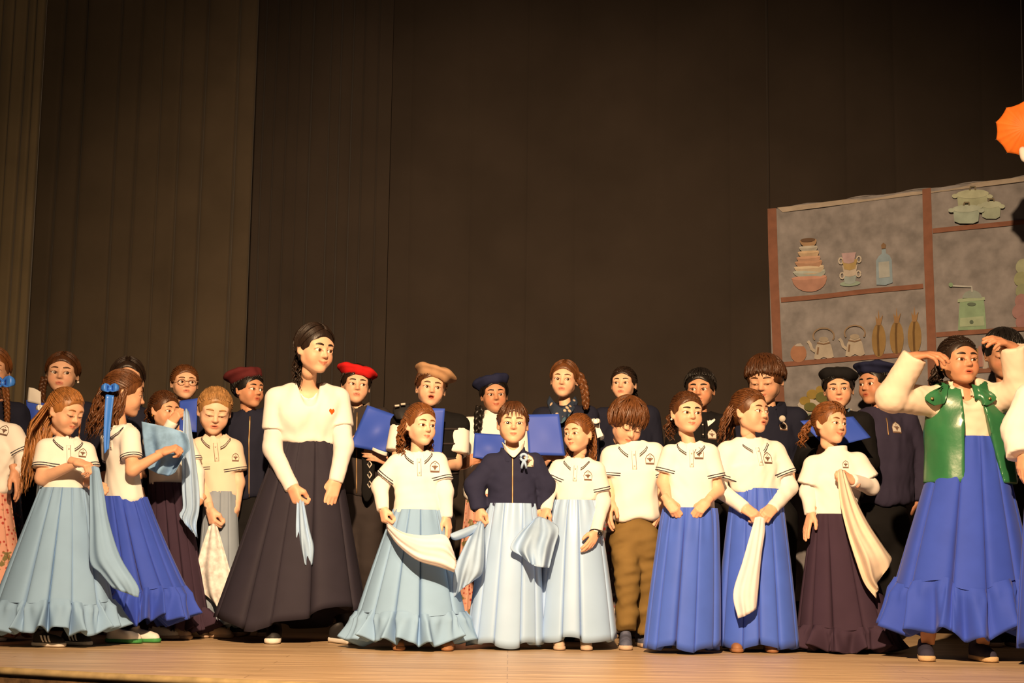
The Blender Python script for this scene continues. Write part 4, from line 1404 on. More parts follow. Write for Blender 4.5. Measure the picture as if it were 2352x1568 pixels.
# egg, kettles, maize
pprint('printed_egg', el(1837, 812, 18, 21), pm('egg', 190, 120, 78), 3)
pprint('printed_egg_top', [(1828, 796), (1834, 790), (1842, 789), (1848, 796)], pm('eggtop', 190, 176, 158), 4)
for x, y in ((1894, 800), (1966, 794)):
    km1 = pm('kettle', 196, 178, 150); km2 = pm('kettle2', 150, 110, 74)
    pprint('printed_kettle', [(x - 22, y + 24), (x - 18, y - 4), (x - 10, y - 18), (x + 10, y - 19), (x + 17, y - 6), (x + 23, y + 20), (x + 12, y + 25), (x, y + 20), (x - 11, y + 26)], km1, 3)
    pprint('printed_spout', band([(x - 19, y + 8), (x - 27, y + 2), (x - 31, y - 10), (x - 36, y - 16)], 7), km1, 4)
    pprint('printed_handle', band([(x + 24 * math.cos(t), y - 28 + 18 * math.sin(t)) for t in np.linspace(2.6, 6.8, 16)], 3.5), pm('kettleh', 160, 128, 92), 4)
    pprint('printed_lid', el(x, y - 20, 11, 6), pm('kettlelid', 180, 160, 130), 5)
    pprint('printed_lid_edge', band([(x - 15, y - 12), (x, y - 9), (x + 15, y - 13)], 3), km2, 5)
    pprint('printed_crack', band([(x - 12, y - 2), (x - 14, y + 14)], 4), km2, 5)
for x, y in ((2021, 782), (2062, 777), (2103, 774)):
    pprint('printed_maize', el(x, y, 16, 39), pm('maize', 168, 124, 56), 3)
    pprint('printed_maize_husk', band([(x, y - 36), (x - 2, y - 10), (x - 1, y + 18), (x, y + 36)], 5), pm('husk', 120, 82, 34), 4)
    pprint('printed_maize_tip', [(x - 5, y - 34), (x - 7, y - 56), (x - 2, y - 48), (x, y - 70), (x + 3, y - 48), (x + 10, y - 58), (x + 5, y - 34)], pm('husk2', 172, 122, 66), 5)
# fruit bowl
pprint('printed_fruit_bowl', [(1835, 930), (1848, 912), (1900, 925), (1960, 940), (1940, 985), (1870, 985), (1848, 955)], pm('fruitbowl', 205, 190, 165), 3)
pprint('printed_bowl_side', [(1852, 950), (1900, 950), (1945, 955), (1925, 990), (1870, 985)], pm('fruitbowl2', 140, 160, 120), 4)
for i, (x, y, rx, ry, c) in enumerate([(1852, 921, 12, 10, 'a'), (1869, 906, 13, 11, 'a'), (1886, 896, 9, 9, 'a'), (1890, 913, 13, 12, 'b'), (1865, 935, 14, 10, 'b'), (1905, 930, 14, 12, 'b'), (1995, 915, 10, 14, 'b')]):
    pprint('printed_fruit', el(x, y, rx, ry), pm('lemon', 178, 140, 40) if c == 'a' else pm('lime', 120, 118, 44), 5 + i)
# coffee grinder
gr1, gr2, gr3 = pm('grinder', 140, 178, 128), pm('grinder2', 168, 190, 142), pm('grinder3', 96, 118, 92)
pprint('printed_grinder', [(2204, 760), (2206, 712), (2208, 695), (2262, 690), (2264, 705), (2268, 757)], gr1, 3)
pprint('printed_grinder_lid', [(2203, 696), (2204, 688), (2264, 683), (2265, 690)], gr2, 4)
pprint('printed_grinder_dome', el(2236, 686, 22, 18, 180, 360, 14), pm('dome', 150, 165, 150), 4)
pprint('printed_grinder_drawer', [(2208, 752), (2209, 732), (2262, 727), (2264, 749)], gr2, 4)
pprint('printed_grinder_knob', el(2235, 741, 4.5, 4.5), gr3, 5)
pprint('printed_grinder_plate', el(2235, 700, 10, 4), gr3, 5)
pprint('printed_crank', band([(2236, 672), (2235, 660), (2212, 659), (2190, 658)], 4), pm('crank', 190, 190, 178), 5)
pprint('printed_crank_knob', el(2188, 656, 5, 5), gr1, 6)
# green saucepans
for i, (x, y, w, h) in enumerate([(2236, 462, 35, 27), (2279, 483, 22, 21), (2224, 494, 30, 22)]):
    pprint('printed_saucepan', [(x - w, y - h * 0.5), (x + w, y - h * 0.6), (x + w * 0.9, y + h * 0.75), (x + w * 0.5, y + h), (x - w * 0.5, y + h), (x - w * 0.9, y + h * 0.8)], pm('pan%d' % i, 176 - 6 * i, 184, 140 + 10 * i), 3 + 4 * i)
    pprint('printed_pan_lid', el(x, y - h * 0.55, w * 1.06, h * 0.38, tilt=-0.06), pm('panlid%d' % i, 190 - 4 * i, 196, 152 + 8 * i), 4 + 4 * i)
    pprint('printed_pan_knob', band([(x - 6, y - h * 0.85), (x - 4, y - h * 1.15), (x + 6, y - h * 1.17), (x + 7, y - h * 0.87)], 4), pm('panknob', 130, 116, 84), 5 + 4 * i)
    for s in (-1, 1):
        pprint('printed_pan_handle', el(x + s * w * 1.12, y - h * 0.35, 7, 5), pm('panlid%d' % i, 0, 0, 0), 5 + 4 * i)
# jars and leaves at the far end
for x, y, c in ((2350, 612, (170, 176, 130)), (2346, 640, (160, 165, 110)), (2350, 668, (150, 158, 110)), (2348, 690, (176, 120, 112)), (2342, 715, (180, 124, 116)), (2350, 738, (176, 116, 110))):
    pprint('printed_leaf', el(x, y, 15, 18, tilt=0.5), pm('leaf%d' % y, *c), 3)
for x, y, c in ((2244, 828, (176, 132, 58)), (2256, 822, (186, 120, 104)), (2266, 826, (190, 170, 150))):
    pprint('printed_jar', [(x - 6, y + 22), (x - 6, y - 26), (x + 6, y - 27), (x + 6, y + 21)], pm('jar%d' % x, *c), 3)
# ---------------------------------------------------------------- colours of the costumes
ink = mat('crest_ink', lin(112, 88, 76), 0.8)
white = cloth_mat('white', (236, 232, 226), var=0.03)
cream = cloth_mat('cream', (226, 206, 186), var=0.03)
under = cloth_mat('undershirt', (232, 226, 222), var=0.03)
stripe = cloth_mat('stripe', (48, 50, 66), var=0.03)
navy = cloth_mat('navy', (40, 42, 66))
navy2 = cloth_mat('navy_dark', (30, 32, 48))
charcoal = cloth_mat('charcoal', (52, 46, 46))
black = cloth_mat('black', (22, 21, 22))
royal = mat('cloth_royal', (0.055, 0.125, 0.60), 0.62, sheen=0.1, spec=0.3, var=0.06, vscale=8, bump=0.08, bscale=700)
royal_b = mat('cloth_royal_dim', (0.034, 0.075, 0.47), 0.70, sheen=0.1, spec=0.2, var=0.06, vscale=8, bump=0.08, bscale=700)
sky = mat('cloth_sky', (0.235, 0.40, 0.64), 0.75, spec=0.2, var=0.05, vscale=6, bump=0.08, bscale=700)
satin = mat('cloth_satin', (0.34, 0.52, 0.80), 0.38, spec=0.5, var=0.04, vscale=5, sheen=0.1)
plum = cloth_mat('plum', (58, 44, 60))
slate = cloth_mat('slate', (46, 43, 54), rough=0.75)
grey_blue = cloth_mat('grey_blue', (140, 154, 172))
khaki = cloth_mat('khaki', (118, 95, 54), var=0.10)
maroon = cloth_mat('maroon', (88, 34, 36), bump=0.5)
red = cloth_mat('red', (206, 34, 34), bump=0.5)
tan = cloth_mat('tan', (178, 140, 106), bump=0.5)
beret_navy = cloth_mat('beret_navy', (34, 38, 66), bump=0.5)
beret_black = cloth_mat('beret_black', (26, 25, 27), bump=0.5)
silver_patch = cloth_mat('patch', (200, 192, 180))
zipm = mat('zip_metal', (0.32, 0.2, 0.1), 0.4, spec=0.5, metal=0.6)

leather_green = mat('green_leather', (0.028, 0.15, 0.060), 0.30, spec=0.55, var=0.15, vscale=7, bump=0.25, bscale=26)
denim_blue = mat('hanky_denim', (0.20, 0.36, 0.60), 0.8, spec=0.1, var=0.30, vscale=16)
hanky_blue = mat('hanky_blue', (0.34, 0.50, 0.74), 0.75, spec=0.15, var=0.10, vscale=10)
hanky_white = mat('hanky_white', (0.74, 0.72, 0.76), 0.8, spec=0.1, var=0.06, vscale=12)
hanky_print = mat('hanky_print', (0.66, 0.66, 0.66), 0.8, spec=0.1, var=0.25, vscale=34)
ribbon_blue = mat('ribbon_blue', (0.05, 0.22, 0.80), 0.35, spec=0.5, var=0.1, vscale=8)
ribbon_white = mat('ribbon_white', (0.75, 0.74, 0.72), 0.5, spec=0.3)
folder_blue = mat('folder_blue', (0.035, 0.085, 0.50), 0.55, spec=0.3, var=0.05, vscale=5)
paper = mat('paper', (0.72, 0.70, 0.66), 0.8)
shoe_white = mat('shoe_white', (0.70, 0.67, 0.62), 0.6)
shoe_green = mat('shoe_green', (0.05, 0.26, 0.07), 0.6)
shoe_black = mat('shoe_black', (0.018, 0.017, 0.018), 0.6)
shoe_brown = mat('shoe_brown', (0.28, 0.13, 0.06), 0.55)
shoe_beige = mat('shoe_beige', (0.48, 0.36, 0.27), 0.6)
shoe_blue = mat('shoe_blue', (0.085, 0.095, 0.15), 0.7, var=0.2, vscale=40)
rope_sole = mat('rope_sole', (0.52, 0.36, 0.20), 0.9, bump=0.5, bscale=200)
def floral(name, base, c1, c2, scale=38):
    m = bpy.data.materials.new(name); m.use_nodes = True
    N, Lk, b = nodes_of(m)
    tc = N.new('ShaderNodeTexCoord'); v = N.new('ShaderNodeTexVoronoi'); v.inputs['Scale'].default_value = scale
    Lk.new(tc.outputs['Object'], v.inputs['Vector'])
    r = N.new('ShaderNodeValToRGB'); e = r.color_ramp.elements
    e[0].position, e[0].color = 0.20, (*c1, 1); e[1].position, e[1].color = 0.34, (*base, 1)
    Lk.new(v.outputs['Distance'], r.inputs['Fac'])
    n = N.new('ShaderNodeTexNoise'); n.inputs['Scale'].default_value = scale * 0.6
    Lk.new(tc.outputs['Object'], n.inputs['Vector'])
    r2 = N.new('ShaderNodeValToRGB'); r2.color_ramp.elements[0].position = 0.60; r2.color_ramp.elements[1].position = 0.64
    Lk.new(n.outputs['Fac'], r2.inputs['Fac'])
    mx = N.new('ShaderNodeMix'); mx.data_type = 'RGBA'; mx.inputs[7].default_value = (*c2, 1)
    Lk.new(r2.outputs['Color'], mx.inputs[0]); Lk.new(r.outputs['Color'], mx.inputs[6])
    Lk.new(mx.outputs[2], b.inputs['Base Color']); b.inputs['Roughness'].default_value = 0.85
    return m
fl_pink = floral('floral_pink', lin(214, 160, 140), lin(170, 60, 50), lin(120, 110, 70))
fl_dark = floral('floral_dark', lin(34, 42, 72), lin(120, 70, 80), lin(70, 84, 120))
fl_scarf = floral('floral_scarf', lin(30, 44, 66), lin(205, 180, 150), lin(60, 90, 110), 26)
fl_band = floral('floral_band', lin(120, 112, 112), lin(150, 40, 44), lin(200, 190, 186), 30)

FRONT, CHOIR = 'dancers in the front row', 'choir behind the dancers'
POLO = dict(m=white, sleeve='short', stripe=stripe, collar='polo')
def polo(**k): return {**POLO, **k}
JKT = dict(m=navy, sleeve='long', collar='zip', slack=0.014, zip=zipm)
def jkt(**k): return {**JKT, **k}
def feet(p, lst):
    for (px, Y, yaw, ln, mu, ms, *rest) in lst:
        shoe(p['root'], px, floor_y(px, Y), Y, yaw, ln, mu, ms, *(rest or []))
def hk(label, rows, Y, m, group='dance handkerchiefs', **k):
    k.setdefault('ripple', 0.006); k.setdefault('rf', 2.2)
    o = sheet('handkerchief', rows, Y, m, **k)
    tag(o, label, 'handkerchief', group)
    return o
def bow(p, px, py, Y, m, size=20, tails=(), parent=None):
    """ribbon bow: two loops, a knot and hanging tails"""
    s = size
    o = sheet('hair_ribbon', [[(px - 2, py - 3, -.02), (px + 2, py - 3, -.025), (px + 4, py - 2, -.02)], [(px - s, py - s * .5, -.03), (px - s * .6, py - s * .7, -.05), (px - s * .2, py - s * .5, -.03)],
              [(px - s * 1.1, py + s * .2, -.03), (px - s * .6, py + s * .3, -.055), (px - s * .2, py + s * .3, -.03)], [(px - 2, py + 3, -.02), (px + 2, py + 3, -.025), (px + 4, py + 2, -.02)]], Y, m, p['root'], nu=8, nv=14)
    sheet('ribbon_loop', [[(px - 4, py - 2, -.02), (px - 2, py - 3, -.025), (px + 2, py - 3, -.02)], [(px + s * .2, py - s * .5, -.03), (px + s * .6, py - s * .7, -.05), (px + s, py - s * .5, -.03)],
              [(px + s * .2, py + s * .3, -.03), (px + s * .6, py + s * .3, -.055), (px + s * 1.05, py + s * .2, -.03)], [(px - 4, py + 2, -.02), (px - 2, py + 3, -.025), (px + 2, py + 3, -.02)]], Y, m, o, nu=8, nv=14)
    c = W(px, py, Y - .03)
    v, f = tube(np.array([c - (0, 0, .012), c, c + (0, 0, .012)]), np.array((.008, .012, .008)), 7)
    obj('ribbon_knot', v, f, m, o)
    for t in tails:
        sheet('ribbon_tail', t, Y, m, o, nu=6, nv=18, ripple=0.004, rf=1.0)
    return o

# ================================================================ front row, from the curtain side on
# 0  girl cut by the frame
Y = 7.42
p = person('girl at the very edge in white polo and pink flowered skirt, blue bow', Y, (-38, 846, 950, 110, 5, 0), (-92, 985, 34, 985, 0.02, 0), (-28, 1128, 50), sk='warm', group=FRONT,
    R=[(60, 1062, 0), (36, 1088, -0.12), (52, 1137, -0.14), 'relax', (-0.4, 0.2, -0.5)], L=None,
    top=polo(under=under, crest=(10, 988, 26, 0.2)), hemy=1134, seed=30, hr=dict(k='half_up', c='black', long=(0.10, 0.004, 14)))
skirt(p['root'], Y, (-28, 1124, 48), (-22, 1462, 88), fl_pink, 0, 14, 0.10, seed=31)
bow(p, 6, 880, Y - 0.10, ribbon_blue, 26)
feet(p, [(-10, 7.35, 40, .19, shoe_white, shoe_white)])

# 1
Y = 7.05
p = person('girl in pale blue ruffled skirt with long strawberry-blonde hair, black striped trainers', Y, (152, 892, 994, 58, 16, 2), (104, 1018, 198, 1026, -0.03, 0.06), (150, 1128, 52), sk='fair', group=FRONT, eyes='down',
    L=[(97, 1098, -0.06), (180, 1062, -0.15), (215, 1072, -0.17), 'pinch', (0.2, 0.3, -0.9)], R=[(208, 1096, 0.04), (212, 1112, -0.06), (240, 1120, -0.10), 'grip', (-0.2, 0.9, -0.1)],
    top=polo(blouse=0.98, crest=(190, 1040, 22, 0.1)), hemy=1142, seed=40, iris=(0.1, 0.06, 0.03),
    hr=dict(k='half_up', c='strawberry', long=(0.42, 0.006, 26, (130, 250)), ty=50, sway=(-0.03, -0.03), push=(-0.035, -0.07, 0), wisps=(70,), lock_r=0.05, gather=(0, 1, 0.45)), earring=mat('gold', (0.8, 0.55, 0.2), 0.3, metal=1.0))
skirt(p['root'], Y, (148, 1120, 53), (119, 1450, 140), sky, 60, 15, 0.10, seed=42, flare=0.95)
feet(p, [(112, 6.98, 75, .185, shoe_black, shoe_white, ribbon_white), (175, 7.1, 70, .185, shoe_black, shoe_white, ribbon_white)])
bow(p, 97, 938, Y + 0.10, ribbon_white, 13, [[[(92, 945, .0), (100, 945, .0)], [(88, 985, .02), (97, 985, .02)], [(84, 1030, .02), (93, 1030, .02)], [(72, 1050, .02), (82, 1052, .02)]]])
hk('pale blue scarf trailing from the hands of the strawberry-blonde girl', [[(207, 1072, -.16), (217, 1070, -.18), (228, 1074, -.17)], [(206, 1130, -.15), (222, 1128, -.17), (239, 1130, -.15)], [(206, 1200, -.15), (228, 1195, -.18), (250, 1196, -.15)],
    [(206, 1288, -.16), (238, 1272, -.20), (276, 1278, -.16)], [(230, 1316, -.17), (264, 1322, -.20), (316, 1345, -.17)], [(258, 1350, -.17), (290, 1362, -.18), (317, 1372, -.17)]], Y, sky, ripple=0.004)

# 2
Y = 7.42
p = person('girl turned away with long brown hair and hanging blue ribbon, royal blue skirt', Y, (287, 850, 955, 108, 8, 0), (250, 988, 300, 990, -0.02, -0.12), (284, 1138, 52), sk='warm', group=FRONT, facing=-1,
    R=[(304, 1080, -0.16), (380, 1036, -0.16), (418, 1024, -0.16), 'grip', (0.1, 0.6, -0.7)], L=[(262, 1080, 0.12), (325, 1140, 0.12), (334, 1186, 0.12), 'relax', (-0.9, 0.2, 0)],
    top=polo(blouse=1.02, gap=0.05), hemy=1153, seed=50, sz=0.98,
    hr=dict(k='half_up', c='chestnut', long=(0.26, 0.012, 34, (90, 290)), ty=100, lock_r=0.055, sway=(-0.05, -0.02), gather=(0, 1, 0.35), wisps=(80, 60)))
skirt(p['root'], Y, (284, 1140, 52), (330, 1440, 98), royal_b, 66, 15, 0.11, seed=52, lift=lambda th: 0.035 * np.maximum(0, np.cos(th)) + 0.02 * np.maximum(0, -np.sin(th)))
feet(p, [(285, 7.3, 85, .20, shoe_white, shoe_green), (330, 7.38, 80, .19, shoe_white, shoe_green)])
bow(p, 253, 893, Y - 0.13, ribbon_blue, 19, [[[(243, 905, -.02), (262, 908, -.02)], [(240, 950, -.02), (257, 952, -.02)], [(238, 1000, -.02), (252, 1002, -.02)], [(239, 1042, -.02), (250, 1030, -.02)]]])
V, Fc = merge(braid([p['tfh']((0.30, -0.15, 0.30)), p['tfh']((0.36, 0.05, 0.33)), p['tfh']((0.30, 0.32, 0.28)), p['tfh']((0.12, 0.47, 0.22))], 0.011, rnd(1)))
obj('braid', V, Fc, hairm('auburn'), p['root'])
hk('washed denim-blue scarf stretched between two girls at chest height', [[(326, 968, -.10), (360, 975, -.12), (398, 984, -.12), (428, 996, -.14)], [(330, 1010, -.09), (362, 1015, -.12), (402, 1015, -.13), (438, 1028, -.15)],
    [(335, 1052, -.09), (366, 1060, -.11), (402, 1062, -.12), (424, 1050, -.13)], [(338, 1076, -.09), (360, 1086, -.10), (384, 1092, -.11), (404, 1086, -.12)]], 7.48, denim_blue, ripple=0.016, rf=1.8, nu=30, nv=30)

# 3
Y = 7.74
p = person('girl in dark plum skirt raising a hand with scarf beside her eyes', Y, (378, 898, 984, 52, 4, 0), (347, 1002, 428, 1006, -0.02, 0.03), (386, 1112, 42), sk='warm', group=FRONT,
    L=[(362, 1030, -0.08), (396, 968, -0.10), (414, 944, -0.11), 'pinch', (0.3, 0.9, 0.1)], R=[(452, 1085, 0.0), (456, 1150, -0.10), (432, 1172, -0.14), 'grip', (-0.3, 0.9, 0.1)],
    top=polo(under=under, blouse=1.0), hemy=1118, seed=60, mouth='closed', gaze=(0.3, 0), hr=dict(k='pony', c='brown', tail=(0.12, (0, 0), 8), ty=40), earring=mat('gold', (0.8, 0.55, 0.2), 0.3, metal=1.0))
skirt(p['root'], Y, (384, 1108, 43), (408, 1446, 70), plum, 40, 14, 0.10, seed=62)
feet(p, [(375, 7.64, 80, .19, shoe_white, shoe_beige), (408, 7.66, 70, .18, shoe_beige, shoe_beige)])
hk('long pale blue scarf hanging from the raised hand of the plum-skirted girl', [[(422, 944, -.13), (428, 938, -.14), (434, 946, -.13)], [(420, 1000, -.13), (430, 998, -.15), (442, 1002, -.13)], [(418, 1060, -.13), (434, 1058, -.16), (450, 1062, -.13)],
    [(418, 1120, -.14), (436, 1118, -.17), (458, 1125, -.14)], [(420, 1165, -.15), (438, 1165, -.18), (458, 1170, -.15)], [(412, 1185, -.15), (430, 1200, -.17), (452, 1205, -.15)], [(440, 1215, -.15), (448, 1228, -.16), (455, 1236, -.15)]], Y, hanky_blue, ripple=0.008, rf=2.6)

# 4
Y = 7.88
p = person('small blonde girl in cream polo looking down, grey-blue skirt', Y, (493, 890, 994, 18, 18, 3), (457, 1015, 536, 1020, 0, 0.02), (507, 1128, 38), sk='pale', group=FRONT, eyes='down', mouth='part',
    L=[(464, 1108, 0.0), (484, 1176, -0.10), (492, 1216, -0.14), 'grip', (0.6, 0.7, 0.1)], R=[(546, 1108, 0.02), (542, 1170, 0.0), (536, 1206, 0.0), 'relax', (-0.9, 0.2, 0)],
    top=polo(m=cream, crest=(541, 1050, 20)), hemy=1136, seed=70, hr=dict(k='tied', c='blonde', tail=(0.10, (0, 0), 6)))
skirt(p['root'], Y, (507, 1128, 36), (500, 1434, 56), grey_blue, 50, 11, 0.08, seed=72)
feet(p, [(447, 7.8, 80, .17, shoe_beige, shoe_beige), (505, 7.8, 60, .18, shoe_beige, shoe_beige)])
hk('white printed handkerchief hanging beside the dark skirt from the blonde girl', [[(480, 1208, -.14), (490, 1202, -.15), (500, 1210, -.14)], [(462, 1262, -.14), (490, 1258, -.17), (516, 1262, -.14)], [(451, 1310, -.14), (490, 1314, -.18), (533, 1320, -.15)],
    [(455, 1350, -.14), (500, 1370, -.18), (550, 1372, -.16)], [(478, 1372, -.14), (506, 1396, -.17), (540, 1404, -.16)]], Y, hanky_print, ripple=0.012, rf=1.8)

# 5  the teacher
Y = 7.58
p = person('young woman bending forward in white T-shirt with orange heart, long charcoal skirt', Y, (724, 744, 856, 42, 6, 2), (630, 902, 782, 902, -0.06, 0.02), (706, 1012, 58), sk='fair', group=FRONT, sz=1.28, hd=-0.16, mouth='smile', gaze=(0.25, 0),
    L=[(626, 1030, -0.06), (672, 1122, -0.16), (694, 1182, -0.20), 'grip', (0.7, 0.6, -0.2)], R=[(790, 1024, -0.04), (770, 1108, -0.10), (754, 1170, -0.14), 'relax', (-0.3, 0.9, 0.1)],
    top=dict(m=white, sleeve='short', collar='crew', under=under, slack=0.013, slen=0.62, sfl=1.0, bust=0.05, blouse=1.04, vneck=0.045, open=0.02, name='t_shirt', wr=0.006), hemy=1018, seed=80, chest=1.02,
    hr=dict(k='part', c='dark', tail=(0.20, (0.02, -0.05), 10), gather=(0, 1, -0.35), ty=40, brow='dark'), brow=1.15)
crest_heart = [(0, -.45), (-.42, 0.02), (-.46, .22), (-.30, .42), (-.12, .40), (0, .24), (.12, .40), (.30, .42), (.46, .22), (.42, .02)]
d_ = norm(W(762, 945, 7.2) - CAM_P); h_ = p['bvh'].ray_cast(Vector(CAM_P), Vector(d_), 20)
if h_[0] is not None:
    c_ = np.array(h_[0]); n_ = norm(np.array(h_[1]) * .6 - d_ * .4); v_ = norm(np.array((0, 0, 1.)) - n_ * n_[2]); u_ = norm(np.cross(v_, n_)); s_ = 0.034
    rows_ = [(a * s_ * t, b * s_ * t) for t in np.linspace(0, 1, 5) for a, b in crest_heart + crest_heart[:1]]
    obj('heart_print', on_surface(p['bvh'], c_, u_, v_, n_, rows_, 0.003), grid_faces(11, 5), cloth_mat('heart', (214, 90, 24)), p['shirt'])
skirt(p['root'], Y + 0.02, (706, 1006, 60), (666, 1452, 168), slate, 0, 15, 0.07, seed=82, flare=0.85, gather=0.6, lift=lambda th: 0.11 * np.maximum(0, np.cos(th + 0.35)) ** 0.7 + 0.07 * np.maximum(0, -np.cos(th)) ** 3)
feet(p, [(628, 7.48, 5, .25, shoe_black, shoe_white), (790, 7.5, 40, .25, shoe_black, shoe_white)])
hk('crumpled light blue handkerchief in the hand of the bending woman', [[(682, 1150, -.19), (690, 1146, -.20), (698, 1150, -.19)], [(680, 1218, -.20), (696, 1214, -.23), (712, 1216, -.20)], [(683, 1262, -.20), (700, 1252, -.24), (722, 1256, -.20)], [(690, 1288, -.20), (706, 1298, -.22), (719, 1296, -.20)]], Y, hanky_blue, ripple=0.010, rf=2.0)

# 6
Y = 7.2
p = person('girl with wavy auburn hair in pale blue ruffled skirt swinging a white handkerchief', Y, (966, 926, 1024, 32, 0, 2), (908, 1054, 1008, 1050, -0.01, 0.03), (960, 1172, 53), sk='pale', group=FRONT, gaze=(0.15, 0.0),
    L=[(873, 1116, 0.0), (880, 1172, -0.06), (886, 1212, -0.09), 'grip', (0.7, 0.5, 0)], R=[(1022, 1128, 0.0), (1026, 1190, -0.02), (1034, 1226, -0.03), 'relax', (-0.8, 0.5, 0)],
    top=polo(under=under, blouse=1.10, crest=(999, 1072, 28)), hemy=1180, seed=90,
    hr=dict(k='half_up', c='auburn', long=(0.18, 0.016, 40, (75, 285)), freq=3.2, curl=0.008, lock_r=0.05, ty=25, gather=(0, 1, 0.4), push=(-0.015, 0.02, 0)))
skirt(p['root'], Y, (958, 1170, 54), (945, 1474, 132), sky, 58, 14, 0.11, seed=92, flare=0.95)
feet(p, [(914, 7.1, 10, .18, shoe_brown, shoe_brown), (1030, 7.12, -5, .18, shoe_brown, shoe_brown)])
hk('white handkerchief swung sideways across a pale blue ruffled skirt', [[(889, 1199, -.11), (888, 1207, -.12), (889, 1216, -.11)], [(926, 1222, -.24), (921, 1238, -.26), (915, 1252, -.24)], [(974, 1230, -.30), (966, 1262, -.33), (958, 1286, -.31)],
    [(1022, 1229, -.30), (1018, 1270, -.33), (1010, 1302, -.31)], [(1042, 1268, -.28), (1048, 1292, -.30), (1043, 1314, -.29)]], Y, hanky_white, ripple=0.006)

# 7
Y = 7.3
p = person('girl with fringe in navy zip jacket and shiny pale blue skirt', Y, (1178, 923, 1021, 3, -2, 1), (1127, 1054, 1228, 1052), (1177, 1162, 55), sk='fair', group=FRONT,
    L=[(1090, 1116, 0.0), (1100, 1172, -0.04), (1098, 1206, -0.08), 'grip', (0.7, 0.6, 0)], R=[(1252, 1114, 0.02), (1247, 1170, 0.02), (1244, 1208, 0.0), 'relax', (-0.8, 0.5, 0)],
    top=jkt(blouse=1.10, crest=(1213, 1058, 32), crest_fill=silver_patch, zlen=1.0, name='jacket', wr=0.006), hemy=1170, seed=100, iris=(0.05, 0.03, 0.02),
    hr=dict(k='tied', c='brown', bangs=(4, 48, 18), tail=(0.12, (0, 0), 8), gather=(0, 1, 0.3)))
sheet('shirt_collar', [[(1152, 1014, .0), (1160, 1022, -.05), (1178, 1034, -.075), (1196, 1022, -.05), (1206, 1012, .0)], [(1158, 1034, -.03), (1168, 1042, -.07), (1180, 1050, -.085), (1192, 1040, -.07), (1202, 1030, -.03)]], Y, white, p['root'], nu=16, nv=6)
tag(p['shirt'], 'navy zip jacket with a pale crest badge', None)
sv_, sf_ = merge([tube(W(1203, 1050, Y - .11) + 0.016 * np.array([(math.cos(t), -.1, math.sin(t)) for t in np.linspace(0, 6.28, 14)]), 0.007, 6), tube(np.array([W(1203, 1056, Y - .115), W(1200, 1066, Y - .115), W(1198, 1075, Y - .11)]), .006, 6), tube(np.array([W(1204, 1056, Y - .115), W(1207, 1066, Y - .115), W(1209, 1075, Y - .11)]), .006, 6)])
obj('rosette', sv_, sf_, hanky_blue, p['root'])
skirt(p['root'], Y, (1177, 1156, 55), (1160, 1482, 84), satin, 0, 14, 0.12, seed=102, flare=0.75, gather=1.3)
hk('two-tailed light blue handkerchief held by the girl in the navy zip jacket', [[(1096, 1198, -.10), (1104, 1196, -.12), (1112, 1204, -.10)], [(1064, 1258, -.16), (1090, 1250, -.22), (1114, 1250, -.16)], [(1042, 1312, -.20), (1078, 1302, -.26), (1110, 1312, -.20)], [(1039, 1374, -.20), (1062, 1352, -.24), (1085, 1336, -.20)]], Y, hanky_blue, ripple=0.010)
sheet('corner', [[(1094, 1202, -.12), (1100, 1206, -.13), (1106, 1212, -.12)], [(1068, 1212, -.15), (1072, 1220, -.17), (1078, 1230, -.15)], [(1042, 1222, -.16), (1044, 1232, -.18), (1050, 1240, -.16)], [(1034, 1226, -.16), (1035, 1232, -.17), (1038, 1238, -.16)]], Y, hanky_blue, bpy.data.objects[[o.name for o in bpy.data.objects if o.name.startswith('handkerchief')][-1]], nu=10, nv=14)

# 8
Y = 7.35
p = person('girl with half-up hair and smartwatch in shiny palest blue skirt, looking sideways', Y, (1328, 950, 1038, -36, 0, -2), (1282, 1066, 1373, 1070, 0.03, -0.01), (1322, 1152, 46), sk='fair', group=FRONT, gaze=(-0.2, -0.05),
    L=[(1262, 1122, 0.0), (1254, 1172, -0.07), (1238, 1206, -0.11), 'grip', (0.6, 0.6, 0.2)], R=[(1384, 1152, 0.0), (1368, 1226, -0.12), (1346, 1272, -0.18), 'relax', (-0.5, 0.8, 0.0)],
    top=polo(under=under, crest=(1350, 1092, 24)), hemy=1154, seed=110,
    hr=dict(k='half_up', c='auburn', long=(0.20, 0.008, 24, (120, 275)), ty=-30, gather=(0, 1, 0.4), wisps=(-80,)), earring=mat('gold', (0.8, 0.55, 0.2), 0.3, metal=1.0))
skirt(p['root'], Y, (1321, 1148, 46), (1322, 1472, 92), satin, 0, 13, 0.10, seed=112, flare=0.7, gather=1.3)
a_ = p['arms'][1]; dd_ = norm(a_[1] - a_[2]); c_ = a_[2] + dd_ * 0.006
e1_ = norm(np.cross(dd_, (0, 1, 0))); e2_ = np.cross(dd_, e1_)
v_, f_ = tube(np.array([c_ + 0.029 * p['S'] * (e1_ * math.cos(t) + e2_ * math.sin(t)) for t in np.linspace(0, 6.283, 20)]), 0.007, 6, 0.5, up=dd_, cap=False)
wt = obj('smartwatch', v_, f_, shoe_black, p['root'])
q_ = c_ + 0.034 * p['S'] * norm(e1_ * 0.4 * np.sign(e1_[0]) + np.array((0.3, -0.9, 0.1)))
v_, f_ = tube(np.array([q_ - dd_ * .014, q_ + dd_ * .014]), 0.012, 8, 0.6, up=(0, -1, 0))
obj('watch_face', v_, f_, mat('watch_glass', (0.01, 0.01, 0.012), 0.1, spec=0.7), wt)
bow(p, 1368, 968, Y + 0.06, ribbon_white, 10, [[[(1366, 975, 0), (1374, 975, 0)], [(1370, 995, 0), (1384, 995, 0)], [(1372, 1006, 0), (1386, 1000, 0)]]])
